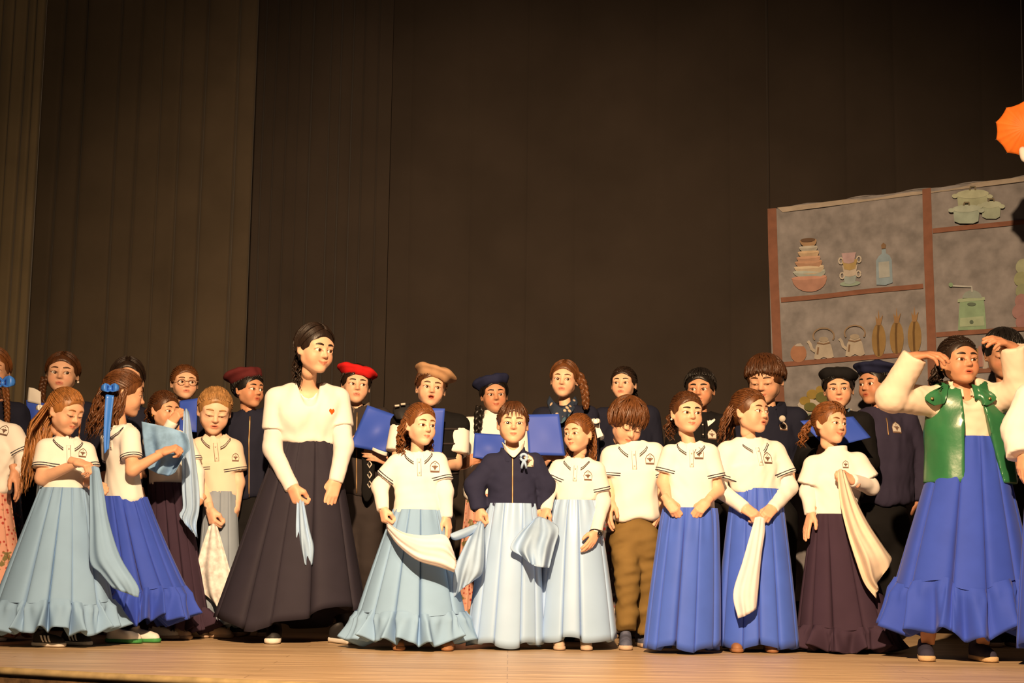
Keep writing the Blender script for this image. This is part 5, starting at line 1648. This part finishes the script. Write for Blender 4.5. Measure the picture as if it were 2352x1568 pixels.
feet(p, [(1284, 7.28, 0, .18, shoe_beige, shoe_beige), (1346, 7.28, 0, .18, shoe_beige, shoe_beige)])
hk('grey-blue handkerchief flicked in front of two shiny pale skirts', [[(1226, 1192, -.13), (1240, 1186, -.15), (1262, 1194, -.12)], [(1192, 1224, -.20), (1236, 1222, -.24), (1284, 1214, -.18)], [(1172, 1258, -.24), (1224, 1262, -.28), (1274, 1256, -.22)], [(1196, 1276, -.24), (1226, 1298, -.30), (1262, 1304, -.23)]], Y, hanky_blue, ripple=0.020, rf=2.3, nu=34, nv=30)

# 9  boy
Y = 7.46
p = person('boy with thick brown fringe bowing his head, white polo and khaki trousers', Y, (1442, 918, 1022, 20, 26, 8), (1402, 1038, 1504, 1030), (1458, 1168, 52), sk='fair', group=FRONT, eyes='down',
    L=[(1402, 1116, 0.0), (1401, 1156, -0.04), (1394, 1192, -0.07), 'relax', (0.7, 0.6, 0)], R=[(1520, 1110, 0.04), (1516, 1168, 0.02), (1510, 1205, 0), 'relax', (-0.8, 0.5, 0)],
    top=polo(crest=(1493, 1054, 26), slack=0.018), hemy=1192, seed=120, hr=dict(k='mop', c='chestnut'))
trousers(p, khaki, [(1440, 1450, -0.04), (1486, 1452, 0.06)], [(1441, 1310, -0.05), (1487, 1316, 0.02)], (1458, 1180, 50), r=(0.070, 0.056, 0.046), seed=121, wr=0.009)
feet(p, [(1437, 7.36, -4, .21, shoe_blue, shoe_beige), (1478, 7.56, 10, .20, shoe_blue, shoe_beige)])

# 10
Y = 7.18
p = person('girl with drop earrings holding the waist of her royal blue skirt with both hands', Y, (1578, 899, 995, 14, 0, 1), (1537, 1032, 1632, 1030), (1586, 1170, 56), sk='fair', group=FRONT, gaze=(0.2, 0),
    L=[(1524, 1108, 0.0), (1536, 1154, -0.10), (1556, 1182, -0.13), 'pinch', (0.2, 0.9, -0.2)], R=[(1648, 1126, 0.0), (1620, 1156, -0.11), (1594, 1186, -0.14), 'pinch', (0.0, 0.9, -0.3)],
    top=polo(crest=(1605, 1041, 28), blouse=1.0), hemy=1178, seed=130, hr=dict(k='tied', c='brown', tail=(0.16, (-0.04, -0.05), 9), gather=(0, 1, 0.1), ty=20, brow='dark'), brow=1.1, earring=mat('pearl', (0.8, 0.75, 0.7), 0.2))
skirt(p['root'], Y, (1585, 1166, 60), (1565, 1491, 84), royal, 0, 14, 0.12, seed=132, flare=0.65, gather=1.2)

# 11
Y = 7.36
p = person('girl in white polo and royal blue skirt folding both hands over a white handkerchief', Y, (1724, 893, 996, 42, -2, 0), (1666, 1028, 1780, 1028, -0.03, 0.04), (1737, 1128, 52), sk='fair', group=FRONT, mouth='part', gaze=(0.3, 0.05),
    L=[(1646, 1120, 0.0), (1712, 1168, -0.14), (1748, 1192, -0.19), 'pinch', (0.2, 0.7, -0.6)], R=[(1812, 1120, 0.02), (1774, 1168, -0.12), (1752, 1194, -0.18), 'pinch', (-0.2, 0.8, -0.5)],
    top=polo(under=under, crest=(1762, 1052, 28), slack=0.018), hemy=1130, seed=140, hr=dict(k='half_up', c='chestnut', long=(0.17, 0.008, 18, (150, 255)), ty=40, sway=(-0.05, 0), gather=(0, 1, 0.35)))
skirt(p['root'], Y, (1737, 1122, 52), (1740, 1488, 91), royal, 0, 15, 0.11, seed=142, flare=0.7, gather=1.2)
feet(p, [(1690, 7.28, 0, .18, shoe_brown, shoe_brown), (1770, 7.3, 0, .18, shoe_brown, shoe_brown)])
hk('smooth white handkerchief hanging in a long fold down a royal blue skirt', [[(1734, 1188, -.20), (1746, 1186, -.21), (1756, 1190, -.20)], [(1722, 1230, -.19), (1740, 1226, -.21), (1757, 1222, -.19)], [(1705, 1290, -.20), (1730, 1285, -.23), (1750, 1272, -.20)],
    [(1684, 1362, -.22), (1714, 1358, -.25), (1742, 1360, -.22)], [(1695, 1420, -.22), (1716, 1412, -.24), (1738, 1398, -.22)]], Y, hanky_white, ripple=0.003)

# 12
Y = 7.42
p = person('smallest girl in white turtleneck waving a long cream cloth, dark plum ruffled skirt', Y, (1907, 923, 1020, 30, -2, 3), (1868, 1060, 1972, 1052), (1916, 1184, 46), sk='fair', group=FRONT, mouth='smile', gaze=(0.2, 0.0),
    L=[(1856, 1130, 0.0), (1862, 1182, -0.04), (1848, 1228, -0.06), 'flat', (0.8, 0.4, 0.1)], R=[(2000, 1118, -0.02), (1956, 1102, -0.16), (1928, 1080, -0.19), 'grip', (-0.5, 0.5, -0.4)],
    top=dict(m=white, sleeve='short', collar='turtle', under=under, crest=(1942, 1066, 18), slen=0.75, blouse=1.04, slack=0.018), hemy=1190, seed=150,
    hr=dict(k='tied', c='auburn', tail=(0.13, (-0.03, 0.0), 9), gather=(-0.35, 1, -0.05), ty=30, bangs=(14, 24, 5)))
skirt(p['root'], Y, (1916, 1180, 48), (1942, 1494, 114), plum, 46, 13, 0.11, seed=152, flare=0.9)
hk('long cream cloth with two tails waved in front of a plum skirt', [[(1922, 1082, -.20), (1932, 1076, -.22), (1942, 1086, -.20)], [(1928, 1150, -.20), (1948, 1150, -.24), (1966, 1145, -.20)], [(1944, 1220, -.22), (1970, 1216, -.27), (1996, 1202, -.22)],
    [(1966, 1290, -.24), (2000, 1276, -.30), (2034, 1258, -.24)], [(1986, 1340, -.24), (2012, 1322, -.26), (2052, 1286, -.24)], [(2014, 1374, -.24), (2018, 1340, -.22), (2036, 1302, -.24)]], Y, mat('hanky_cream', (0.70, 0.58, 0.46), 0.8, var=0.05), ripple=0.012, rf=2.2)

# 13  green vest
Y = 6.98
gold = mat('gold', (0.8, 0.55, 0.2), 0.3, metal=1.0)
p = person('teenage girl in glossy green vest lifting both arms, royal blue ruffled skirt', Y, (2203, 771, 887, 12, -4, -1), (2138, 908, 2284, 904), (2226, 1008, 62), sk='tan', group=FRONT, sz=1.2, mouth='part',
    L=[(2046, 912, -0.08), (2102, 818, -0.16), (2146, 812, -0.20), 'relax', (0.2, 0.3, -1.0)], R=[(2344, 898, -0.10), (2326, 796, -0.16), (2290, 776, -0.20), 'relax', (-0.3, 0.5, -1.0)],
    top=dict(m=cloth_mat('blouse', (226, 206, 186), var=0.04), sleeve='long', collar='stand', slack=0.026, cuff=1.0, vneck=0.05, tall=0.03, name='blouse', wr=0.006, open=0.018), hemy=1014, seed=160, chest=1.0,
    hr=dict(k='tied', c='dark', tail=(0.17, (-0.02, 0), 12, 0.02), gather=(-0.25, 1, 0.0), ty=10), brow=1.2, earring=gold)
skirt(p['root'], Y, (2226, 1004, 66), (2216, 1456, 164), royal_b, 104, 16, 0.12, seed=162, flare=0.9, z_min=0.06, lift=lambda th: 0.025 * np.sin(5 * th))
# vest: open front, two panels and a back
f = Field(p['mid'] - np.array((0.36, 0.28, 0.60)), p['mid'] + np.array((0.36, 0.28, 0.16)), 0.009)
w0, cc_ = p['waist'] - np.array((0, 0, 0.28)), p['mid'] - p['up'] * 0.12
f.cone(w0, cc_, 0.225, 0.190, 0.03, 0.72, p['n'])
f.cone(cc_, p['mid'] - p['up'] * 0.04, 0.190, 0.15, 0.05, 0.70, p['n'])
f.cone(p['arms'][0][0] * .9 + p['arms'][1][0] * .1, p['arms'][1][0] * .9 + p['arms'][0][0] * .1, 0.082, 0.082, 0.05)
wrinkle(f, 9, 0.006, 30, (1, 1, 0.25))
f.plane(W(2226, 1108, Y - 0.15), (0, 0, -1), 0.01)
x_, y_, z_ = f.xyz()
c0_ = p['mid']
tq_ = np.clip((c0_[2] + 0.02 - z_) / 0.50, 0, 1)
gapw = 0.040 + 0.062 * tq_
ctr = c0_[0] + 0.004 + 0.050 * tq_
f.D = np.maximum(f.D, -np.maximum(np.abs(x_ - ctr) - gapw, y_ - c0_[1] + 0.02)).astype(np.float32)
f.cone(p['nb'], p['nb'] + np.array((0, -0.02, 0.2)), 0.085, 0.11, 0.01, op='sub')
for s_ in (0, 1):
    a_ = p['arms'][s_]
    f.cone(a_[0] + (a_[1] - a_[0]) * 0.18, a_[0] + (a_[1] - a_[0]) * 0.9, 0.085, 0.12, 0.01, op='sub')
V, Fc = f.mesh()
vest = obj('vest', V, Fc, leather_green, p['root'])
vb_ = BVHTree.FromPolygons([Vector(q) for q in V], [list(map(int, q)) for q in Fc])
def vest_pt(px, py, off):
    d = norm(W(px, py, Y) - CAM_P); h = vb_.ray_cast(Vector(CAM_P), Vector(d), 20)
    q = np.array(h[0]) if h[0] is not None and h[0][1] < Y else W(px, py, Y - 0.10)
    return q - d * off
for s_ in (-1, 1):
    cxv = 2207
    grid = []
    for a_, (inn, outw) in zip(np.linspace(0, 1, 8), [(26, 44), (28, 58), (30, 70), (31, 78), (32, 82), (33, 80), (35, 72), (38, 60)]):
        py_ = 882 + 44 * a_
        grid.append([vest_pt(cxv + s_ * (inn + (outw - inn) * t), py_ + 5 * t, 0.004 + 0.016 * math.sin(a_ * 3.0) + 0.010 * a_) for t in np.linspace(0, 1, 9)])
    G = np.array(grid).reshape(-1, 3); Gb = G + np.array((0, 0.012, 0.0))
    f8 = grid_faces(9, 8)
    obj('vest_collar', np.concatenate([G, Gb]), np.concatenate([f8, f8[:, ::-1] + 72]), leather_green, vest)
    c_ = vest_pt(cxv + s_ * 66, 915, 0.03)
    v_, f_ = tube(np.array([c_, c_ - (0, 0.006, 0)]), 0.007, 8)
    obj('snap_button', v_, f_, gold, vest)
for sx_, (ax_, ay_) in enumerate(((2128, 1440), (2254, 1445))):
    P_ = np.array([W(ax_ + 4, 1400, Y - .05), W(ax_ + 4, 1452, Y - .05), W(ax_ + 3, 1478, Y - .045)])
    v_, f_ = tube(P_, (0.042, 0.036, 0.030), 12)
    obj('ankle', v_, f_, skin('tan'), p['body'], attrs={'tint': np.ones((len(v_), 3))})
feet(p, [(2127, 6.9, -12, .235, cloth_mat('espadrille', (52, 50, 66)), rope_sole), (2258, 6.9, 8, .235, cloth_mat('espadrille', (52, 50, 66)), rope_sole)])

# 14  cut by the frame
Y = 6.6
p = person('person in loose white blouse cut off by the edge beside the green vest', Y, (2432, 772, 884, -30, 0, 0), (2366, 902, 2490, 902), (2424, 1040, 60), sk='warm', group=FRONT, sz=1.1,
    L=[(2338, 985, 0.0), (2350, 1046, -0.05), (2342, 1108, -0.07), 'relax', (0.8, 0.4, 0)], top=dict(m=white, sleeve='long', collar='stand', slack=0.032, cuff=1.3, name='blouse', wr=0.007), hemy=1050, seed=170, hr=dict(k='part', c='dark'))
skirt(p['root'], Y, (2424, 1036, 60), (2425, 1490, 82), royal_b, 0, 14, 0.1, seed=172)

# ================================================================ choir row
def folder(label, pts, Y, sheet_of_paper=None, bend=0.02):
    """open card folder: corners top-left, top-right, bottom-right, bottom-left in pixels with depth offsets"""
    a, b, c, d = [np.array(q, float) for q in pts]
    mid = lambda p, q: (p + q) / 2
    rows = [[a, mid(a, b), b], [mid(a, d), (a + b + c + d) / 4 + np.array((0, 0, -bend)), mid(b, c)], [d, mid(d, c), c]]
    o = sheet('song_folder', [[tuple(q) for q in r] for r in rows], Y, folder_blue, thick=0.004, nu=14, nv=14)
    tag(o, label, 'folder', 'blue song folders')
    return o
def choir(label, Y, head, sh, top, sk='warm', hr=None, wa=None, lower='trousers', lm=None, **k):
    cx = (sh[0] + sh[2]) / 2
    wa = wa or (cx, (sh[1] + sh[3]) / 2 + 165, 55)
    p = person(label, Y, head, sh, wa, top=top, sk=sk, hr=hr, hemy=k.pop('hemy', wa[1] + 18), hi=False, group=CHOIR, **k)
    fy = floor_y(cx, Y)
    if lower == 'trousers':
        trousers(p, lm or black, [(cx - 26, fy - 12, 0), (cx + 26, fy - 12, 0)], None, (cx, wa[1], wa[2]), r=(0.075, 0.062, 0.056), h=0.014, seed=int(cx))
    elif lower == 'skirt':
        skirt(p['root'], Y, (cx, wa[1] - 4, wa[2]), (cx, fy - 6, wa[2] + 30), lm or plum, 0, 12, 0.09, seed=int(cx))
    for s in (-1, 1):
        shoe(p['root'], cx + s * 27, fy, Y - 0.06, s * 8, .22, shoe_black, k.get('sole', shoe_beige))
    return p
def nv(**k): return {**dict(m=navy2, sleeve='long', collar='zip', slack=0.024, wr=0.006, zip=zipm, name='jacket'), **k}

YB = 8.15
YB = 8.05
p = choir('girl with brown hair and braid at the edge, navy coat, behind blue bow', YB, (-18, 797, 905, 14, 0, 0), (-70, 942, 42, 940), nv(), hr=dict(k='part', c='auburn', braids=[([W(12, 890, YB - .08), W(15, 920, YB - .14), W(17, 950, YB - .15), W(16, 980, YB - .15)], 0.016)]), lower='skirt', lm=fl_dark)
YB = 8.40
p = choir('girl with side braid and pearl earring behind the strawberry-blonde girl', YB, (143, 808, 906, 10, -2, 2), (88, 942, 202, 938), nv(), mouth='part', gaze=(0.3, 0.05), sk='fair',
    hr=dict(k='part', c='brown', braids=[([W(104, 868, YB - .04), W(98, 888, YB - .05), W(97, 910, YB - .06), W(99, 960, YB - .08)], 0.019)]), earring=mat('pearl', (0.8, 0.75, 0.7), 0.2), lower='skirt', lm=grey_blue,
    L=[(80, 1020, 0), (84, 985, -.14), (90, 960, -.16), 'hold', (0.3, 0.9, 0)])
folder('blue song folder beside the girl with the side braid', [(60, 918, -.16), (104, 926, -.16), (102, 998, -.2), (64, 994, -.2)], YB)
o = sheet('song_sheet', [[(66, 889, -.17), (80, 892, -.17), (94, 900, -.17)], [(64, 906, -.17), (80, 908, -.175), (94, 914, -.17)], [(63, 922, -.17), (80, 926, -.17), (94, 929, -.17)]], YB, paper, nu=8, nv=8)
tag(o, 'white song sheet sticking up from the folder near the side curtain', 'paper')
YB = 8.05
p = choir('dark-haired girl mostly hidden behind the blue hair ribbon', YB, (292, 820, 924, 14, 0, 0), (232, 955, 352, 955), nv(), sk='warm', hr=dict(k='part', c='dark', long=(0.22, 0.006, 16, (120, 240))), lower='skirt')
YB = 8.40
p = choir('girl with round glasses and hair tied back behind the plum skirt', YB, (424, 837, 920, 22, -3, 0), (386, 956, 482, 952), nv(), sk='fair', mouth='part', gaze=(0.2, 0.05), hr=dict(k='tied', c='chestnut'), glasses=True, lower='skirt', sz=0.95, L=[(384, 1040, 0), (410, 1004, -.2), (422, 972, -.235), 'hold', (0.2, 0.9, 0)])
folder('blue song folder below the girl with glasses', [(412, 920, -.18), (454, 914, -.18), (452, 992, -.24), (412, 990, -.24)], YB)
YB = 8.05
p = choir('boy in maroon beret and navy zip jacket beside the bending woman', YB, (572, 850, 938, 48, -2, 0), (524, 962, 634, 958), nv(m=navy2), sk='tan', mouth='part', gaze=(0.3, 0.05), hr=dict(k='boy', c='black', fringe=26),
    hat=dict(m=maroon, off=(-0.10, 0.14), tilt=-4, back=16, w=0.52, t=0.15, z=0.40, sl=0.0), lm=black, L=[(520, 1055, .04), (522, 1130, .04), (524, 1170, .04)], R=[(640, 1055, .04), (640, 1130, .04), (640, 1170, .04)])
YB = 8.40
p = choir('boy in red beret and charcoal jacket holding a blue folder', YB, (818, 838, 930, 12, -3, 4), (768, 952, 878, 950), nv(m=charcoal, collar='zip', cm=cloth_mat('grey_inner', (120, 106, 92)), tall=0.05), sk='fair', mouth='part', gaze=(0.3, 0.15),
    hr=dict(k='boy', c='dark', fringe=22), hat=dict(m=red, off=(0.02, 0.02), tilt=10, back=4, w=0.54, t=0.13, z=0.37, sl=0.10, sx=-0.12), lm=charcoal,
    R=[(900, 1050, -.04), (884, 1056, -.16), (858, 1046, -.20), 'hold', (0.1, 0.9, -0.2)], L=[(772, 1050, 0), (790, 1040, -.16), (806, 1020, -.2), 'hold', (0.2, 0.9, 0)])
folder('tilted blue song folder held by the boy in the red beret', [(844, 930, -.20), (924, 958, -.20), (886, 1040, -.24), (803, 1024, -.24)], YB, bend=0.04)
o = sheet('song_sheet', [[(856, 1028, -.26), (874, 1034, -.26), (890, 1040, -.26)], [(854, 1034, -.25), (872, 1042, -.26), (888, 1048, -.25)]], YB, paper, nu=8, nv=5, thick=0.008)
tag(o, 'folded white paper under the thumb of the boy in red beret', 'paper')
sc = sheet('scarf', [[(830, 1036, -.15), (846, 1040, -.16), (862, 1046, -.15)], [(832, 1090, -.16), (846, 1090, -.17), (860, 1090, -.16)], [(830, 1128, -.16), (844, 1130, -.17), (858, 1128, -.16)], [(838, 1150, -.16), (843, 1152, -.16), (848, 1148, -.16)]], YB, black, p['root'], nu=8, nv=16)
sc['label'] = 'black woven scarf with white diamonds'
for y_ in (1066, 1090, 1112):
    c_ = W(849, y_, YB - .178)
    v_, f_ = tube(np.array([c_ + 0.019 * np.array((0.6 * math.cos(t), 0, math.sin(t))) for t in (0, 1.571, 3.142, 4.712, 6.283)]), 0.0045, 5, cap=False)
    obj('diamond', v_, f_, silver_patch, sc)
YB = 8.05
p = choir('boy singing in a floppy tan beret and black quilted vest', YB, (990, 844, 938, 8, -4, 5), (920, 962, 1056, 968), nv(m=black, sleeve='none', zip=None, name='vest', slack=0.034), sk='fair', mouth='open', gaze=(0.1, 0.1),
    hr=dict(k='boy', c='brown', fringe=30), hat=dict(m=tan, off=(0.10, 0.02), tilt=14, back=6, w=0.56, t=0.14, z=0.40, sx=0.22, sb=0.06, sl=0.08), lm=black,
    R=[(1046, 1065, -.04), (1010, 1075, -.2), (1000, 1040, -.22), 'hold', (0, 0.9, 0.2)], L=[(912, 1060, -.04), (950, 1075, -.2), (965, 1040, -.22), 'hold', (0, 0.9, 0.2)])
for (s_, e_, *_r) in p['arms']:
    ff = Field(np.min([s_, e_], 0) - .1, np.max([s_, e_], 0) + .1, 0.011)
    cut_cone(ff, s_, s_ + (e_ - s_) * 0.75, 0.066, 0.070, 0.02); wrinkle(ff, 4, 0.003)
    v_, f_ = ff.mesh(); obj('shirt_sleeve', v_, f_, white, p['root'])
for k_ in range(4):
    yq = 985 + k_ * 34
    P_ = []
    for t_ in np.linspace(-1.0, 1.0, 18):
        o_ = W(990 + 62 * t_, yq, YB - .5); h_ = p['bvh'].ray_cast(Vector(CAM_P), Vector(norm(o_ - CAM_P)), 20)
        if h_[0] is not None: P_.append(np.array(h_[0]))
    if len(P_) > 4:
        v_, f_ = tube(np.array(P_), 0.006, 5); obj('quilt_seam', v_, f_, charcoal, p['shirt'])
folder('blue song folder behind the wavy auburn hair', [(950, 935, -.24), (1022, 938, -.24), (1014, 1052, -.22), (950, 1052, -.22)], YB)
st_ = sheet('shoulder_strap', [[(904, 934, -.06), (922, 930, -.08), (942, 926, -.06)], [(902, 946, -.09), (920, 944, -.11), (942, 942, -.09)], [(910, 962, -.11), (924, 962, -.13), (940, 960, -.11)]], YB, shoe_black, p['root'], nu=8, nv=8)
for px_ in (912, 926):
    c_ = W(px_, 932 - (px_ - 912) * .25, YB - .115); v_, f_ = tube(np.array([c_ - (.012, 0, 0), c_ + (.012, 0, .003)]), 0.006, 6); obj('strap_mark', v_, f_, silver_patch, st_)
YB = 8.40
p = choir('girl in navy beret with two short plaits and white turtleneck', YB, (1135, 862, 950, 8, 0, -3), (1072, 972, 1196, 972), dict(m=white, sleeve='short', under=under, collar='turtle', slack=0.022, slen=0.85, stripe=cloth_mat('greystripe', (150, 136, 120)), tall=0.06), sk='tan', gaze=(0, 0),
    hr=dict(k='part', c='black', braids=[([W(1104, 935, YB - .09), W(1099, 955, YB - .11), W(1098, 975, YB - .12), W(1096, 995, YB - .12)], 0.022), ([W(1164, 935, YB - .09), W(1170, 955, YB - .11), W(1172, 990, YB - .12)], 0.02)]),
    hat=dict(m=beret_navy, off=(-0.06, 0.06), tilt=-10, back=12, w=0.52, t=0.15, z=0.36, sl=0.08, sx=-0.3), wa=(1128, 1140, 62), hemy=1146, lower='skirt', lm=fl_pink,
    L=[(1046, 1062, -.02), (1066, 1066, -.20), (1096, 1052, -.24), 'hold', (0.1, 0.9, 0)])
folder('blue song folder held by the girl in the navy beret', [(1090, 994, -.20), (1160, 998, -.20), (1156, 1060, -.24), (1086, 1050, -.24)], YB)
YB = 8.05
p = choir('girl with long side plait and flowered neck scarf, navy coat', YB, (1296, 827, 915, -10, 0, 3), (1244, 950, 1354, 946), nv(zip=None, collar='zip', tall=0.05), sk='fair', mouth='part', gaze=(0.2, 0.05),
    hr=dict(k='part', c='chestnut', braids=[([W(1328, 858, YB - .02), W(1340, 885, YB - .05), W(1345, 912, YB - .09), W(1346, 940, YB - .11)], 0.021)]), lm=black, lower='skirt',
    L=[(1240, 1060, 0), (1248, 1064, -.16), (1262, 1044, -.22), 'hold', (0.2, 0.9, 0)], R=[(1350, 1060, 0), (1300, 1062, -.16), (1274, 1048, -.22), 'hold', (-0.2, 0.9, 0)])
sc = sheet('neck_scarf', [[(1262, 908, .02), (1274, 924, -.06), (1290, 936, -.10), (1306, 926, -.06), (1322, 908, .02)], [(1256, 922, 0), (1272, 944, -.10), (1290, 956, -.13), (1308, 944, -.10), (1328, 922, 0)], [(1258, 932, -.02), (1270, 956, -.12), (1288, 972, -.14), (1306, 956, -.12), (1326, 930, -.02)]], YB, fl_scarf, p['root'], ripple=0.005)
sc['label'] = 'dark scarf printed with pale flowers'
folder('upright blue song folder between the two pale satin-skirted girls', [(1208, 952, -.22), (1284, 950, -.22), (1298, 1046, -.26), (1214, 1044, -.26)], YB, bend=0.01)
YB = 8.40
p = choir('girl with dark curls pulled back in navy hooded jacket behind the bowing boy', YB, (1432, 841, 921, -16, -4, 0), (1378, 950, 1496, 946), nv(collar='hood', zip=None), sk='fair', mouth='part', gaze=(-0.1, 0.05), hr=dict(k='tied', c='dark', tail=(0.12, (0.02, 0), 8, 0.02), gather=(0.3, 1, 0)), lower='skirt', lm=fl_band, sz=1.0)
mr_ = sheet('medal_ribbon', [[(1366, 955, -.14), (1374, 957, -.14)], [(1370, 975, -.15), (1377, 975, -.15)], [(1371, 1000, -.15), (1378, 1000, -.15)]], YB, ribbon_white, p['root'], nu=4, nv=10)
v_, f_ = tube(np.array([W(1379, 1002, YB - .16), W(1379, 1002, YB - .166)]), 0.022, 14); obj('medal', v_, f_, mat('medal', (0.6, 0.62, 0.66), 0.25, metal=0.8), mr_)
YB = 8.05
p = choir('black-haired boy in dark jumper behind the girl with drop earrings', YB, (1608, 848, 940, -14, 0, 0), (1556, 968, 1664, 966), nv(zip=None, m=black, collar='polo', cm=white, crest=(1635, 998, 26), crest_fill=silver_patch, name='jumper'), sk='tan', gaze=(-0.2, 0.05), hr=dict(k='boy', c='black', fringe=34, lift=0.03), brow=1.2)
YB = 8.40
p = choir('boy with pudding-bowl hair in navy hoodie looking down', YB, (1757, 818, 926, -24, 14, 0), (1700, 956, 1832, 950), nv(collar='hood', zip=None, m=navy2, crest=(1799, 978, 24), crest_fill=silver_patch, name='hoodie'), sk='warm', eyes='down', hr=dict(k='bowl', c='brown'))
v_, f_ = tube(np.array([W(1797, 961, YB - .19), W(1797, 961, YB - .198)]), 0.018, 14); obj('badge', v_, f_, silver_patch, p['root'])
YB = 8.05
p = choir('boy in round black beret standing before the printed fruit bowl', YB, (1926, 846, 940, -12, 0, -2), (1868, 966, 1984, 960), nv(m=black, zip=None, cm=cloth_mat('blue_collar', (96, 120, 150))), sk='warm', gaze=(0.1, 0.1), hr=dict(k='boy', c='black', fringe=24), hat=dict(m=beret_black, off=(0.03, 0.03), tilt=6, back=8, w=0.50, t=0.17, z=0.36, sl=0.0),
    L=[(1850, 1060, 0), (1886, 1046, -.29), (1906, 1018, -.335), 'hold', (0.2, 0.9, 0)])
folder('low-held blue song folder of the boy in the black beret', [(1838, 966, -.26), (1960, 956, -.24), (2000, 1004, -.30), (1900, 1030, -.34)], YB)
YB = 8.40
p = choir('stocky boy in wide navy beret turned sideways, navy sweatshirt with pale crest', YB, (2010, 832, 931, -52, 0, 0), (1950, 972, 2082, 956, -.04, .03), dict(m=cloth_mat('sweat', (52, 48, 68)), sleeve='long', collar='zip', zip=zipm, zlen=0.22, slack=0.035, wr=0.007, crest=(2059, 982, 30), crest_fill=silver_patch, name='sweatshirt'), sk='tan', gaze=(-0.1, 0),
    hr=dict(k='boy', c='black', fringe=30), hat=dict(m=beret_navy, off=(0.0, 0.05), tilt=0, back=6, w=0.58, t=0.13, z=0.40, sl=0.0), wa=(2012, 1140, 84), hemy=1158, chest=1.15, mouth='part', L=[(1942, 1062, .04), (1950, 1150, .04), (1952, 1200, .04)], R=[(2108, 1056, .06), (2116, 1150, .06), (2116, 1200, .06)])
YB = 8.05
p = choir('dark-haired boy half hidden by the raised arm of the green-vested girl', YB, (2306, 756, 868, -8, 14, 0), (2250, 906, 2368, 904), nv(), sk='tan', eyes='down', hr=dict(k='boy', c='black', fringe=12))

# ================================================================ orange parasol
cP = W(2352, 297, 7.3)
ax_ = norm(CAM_P + np.array((0.8, 0, 1.2)) - cP); a1 = norm(np.cross(ax_, (0, 0, 1))); a2 = np.cross(a1, ax_)
rt = empty('parasol', cP)
tag(rt, 'small orange parasol with scalloped rim and white handle hanging high at the edge', 'parasol')
nr_, rows = 10, []
Rp = 0.142
th = np.linspace(0, 2 * np.pi, 80, endpoint=False) + 0.32
sc_ = np.cos(th * nr_ - 0.32 * nr_)
dd_r = np.abs(((th - 0.32) * nr_ / (2 * np.pi)) % 1.0 - 0.5) * 2
for t in np.linspace(0.02, 1, 14):
    r = Rp * t * (1 - 0.085 * t ** 2 * (1 - dd_r ** 2))
    dome = 0.050 * (1 - t * t) - 0.006 * t * (1 - np.abs(sc_))
    rows.append(cP + r[:, None] * (np.cos(th)[:, None] * a1 + np.sin(th)[:, None] * a2) + dome[:, None] * ax_)
rows += [r - ax_ * 0.003 for r in rows[::-1]]
obj('canopy', np.concatenate(rows), grid_faces(80, 28, closed_u=True), mat('parasol_orange', (0.85, 0.20, 0.025), 0.55, spec=0.3, var=0.15, vscale=12), rt)
for k in range(nr_):
    t = 0.32 + k * 2 * np.pi / nr_
    d = math.cos(t) * a1 + math.sin(t) * a2
    v, f_ = tube(np.array([cP + ax_ * 0.03, cP + d * Rp * 0.5 + ax_ * 0.026, cP + d * (Rp + 0.004) - ax_ * 0.006]), 0.0018, 5)
    obj('rib', v, f_, mat('rib_metal', (0.6, 0.6, 0.6), 0.3, metal=0.9), rt)
h0 = cP + ax_ * 0.02; h1 = W(2338, 352, 7.35); h2 = W(2346, 378, 7.33)
v, f_ = tube(np.array([h0, (h0 + h1) / 2 - ax_ * 0.03, h1]), 0.005, 8); obj('shaft', v, f_, ribbon_white, rt)
v, f_ = tube(cr([h1 + np.array((-.004, -.07, .01)), (h1 + h2) / 2 + np.array((0, -.07, 0)), h2 + np.array((0, -.07, -.004))], 8), (0.012, 0.019, 0.022, 0.023, 0.023, 0.022, 0.018, 0.010), 12); obj('handle', v, f_, mat('parasol_handle', (0.85, 0.8, 0.75), 0.2, spec=0.6), rt)
v, f_ = tube(np.array([cP - ax_ * 0.02, cP + np.array((0.02, 0.02, 1.2)), cP + np.array((0.03, 0.05, 3.2))]), 0.0025, 5); obj('cord', v, f_, shoe_black, rt)
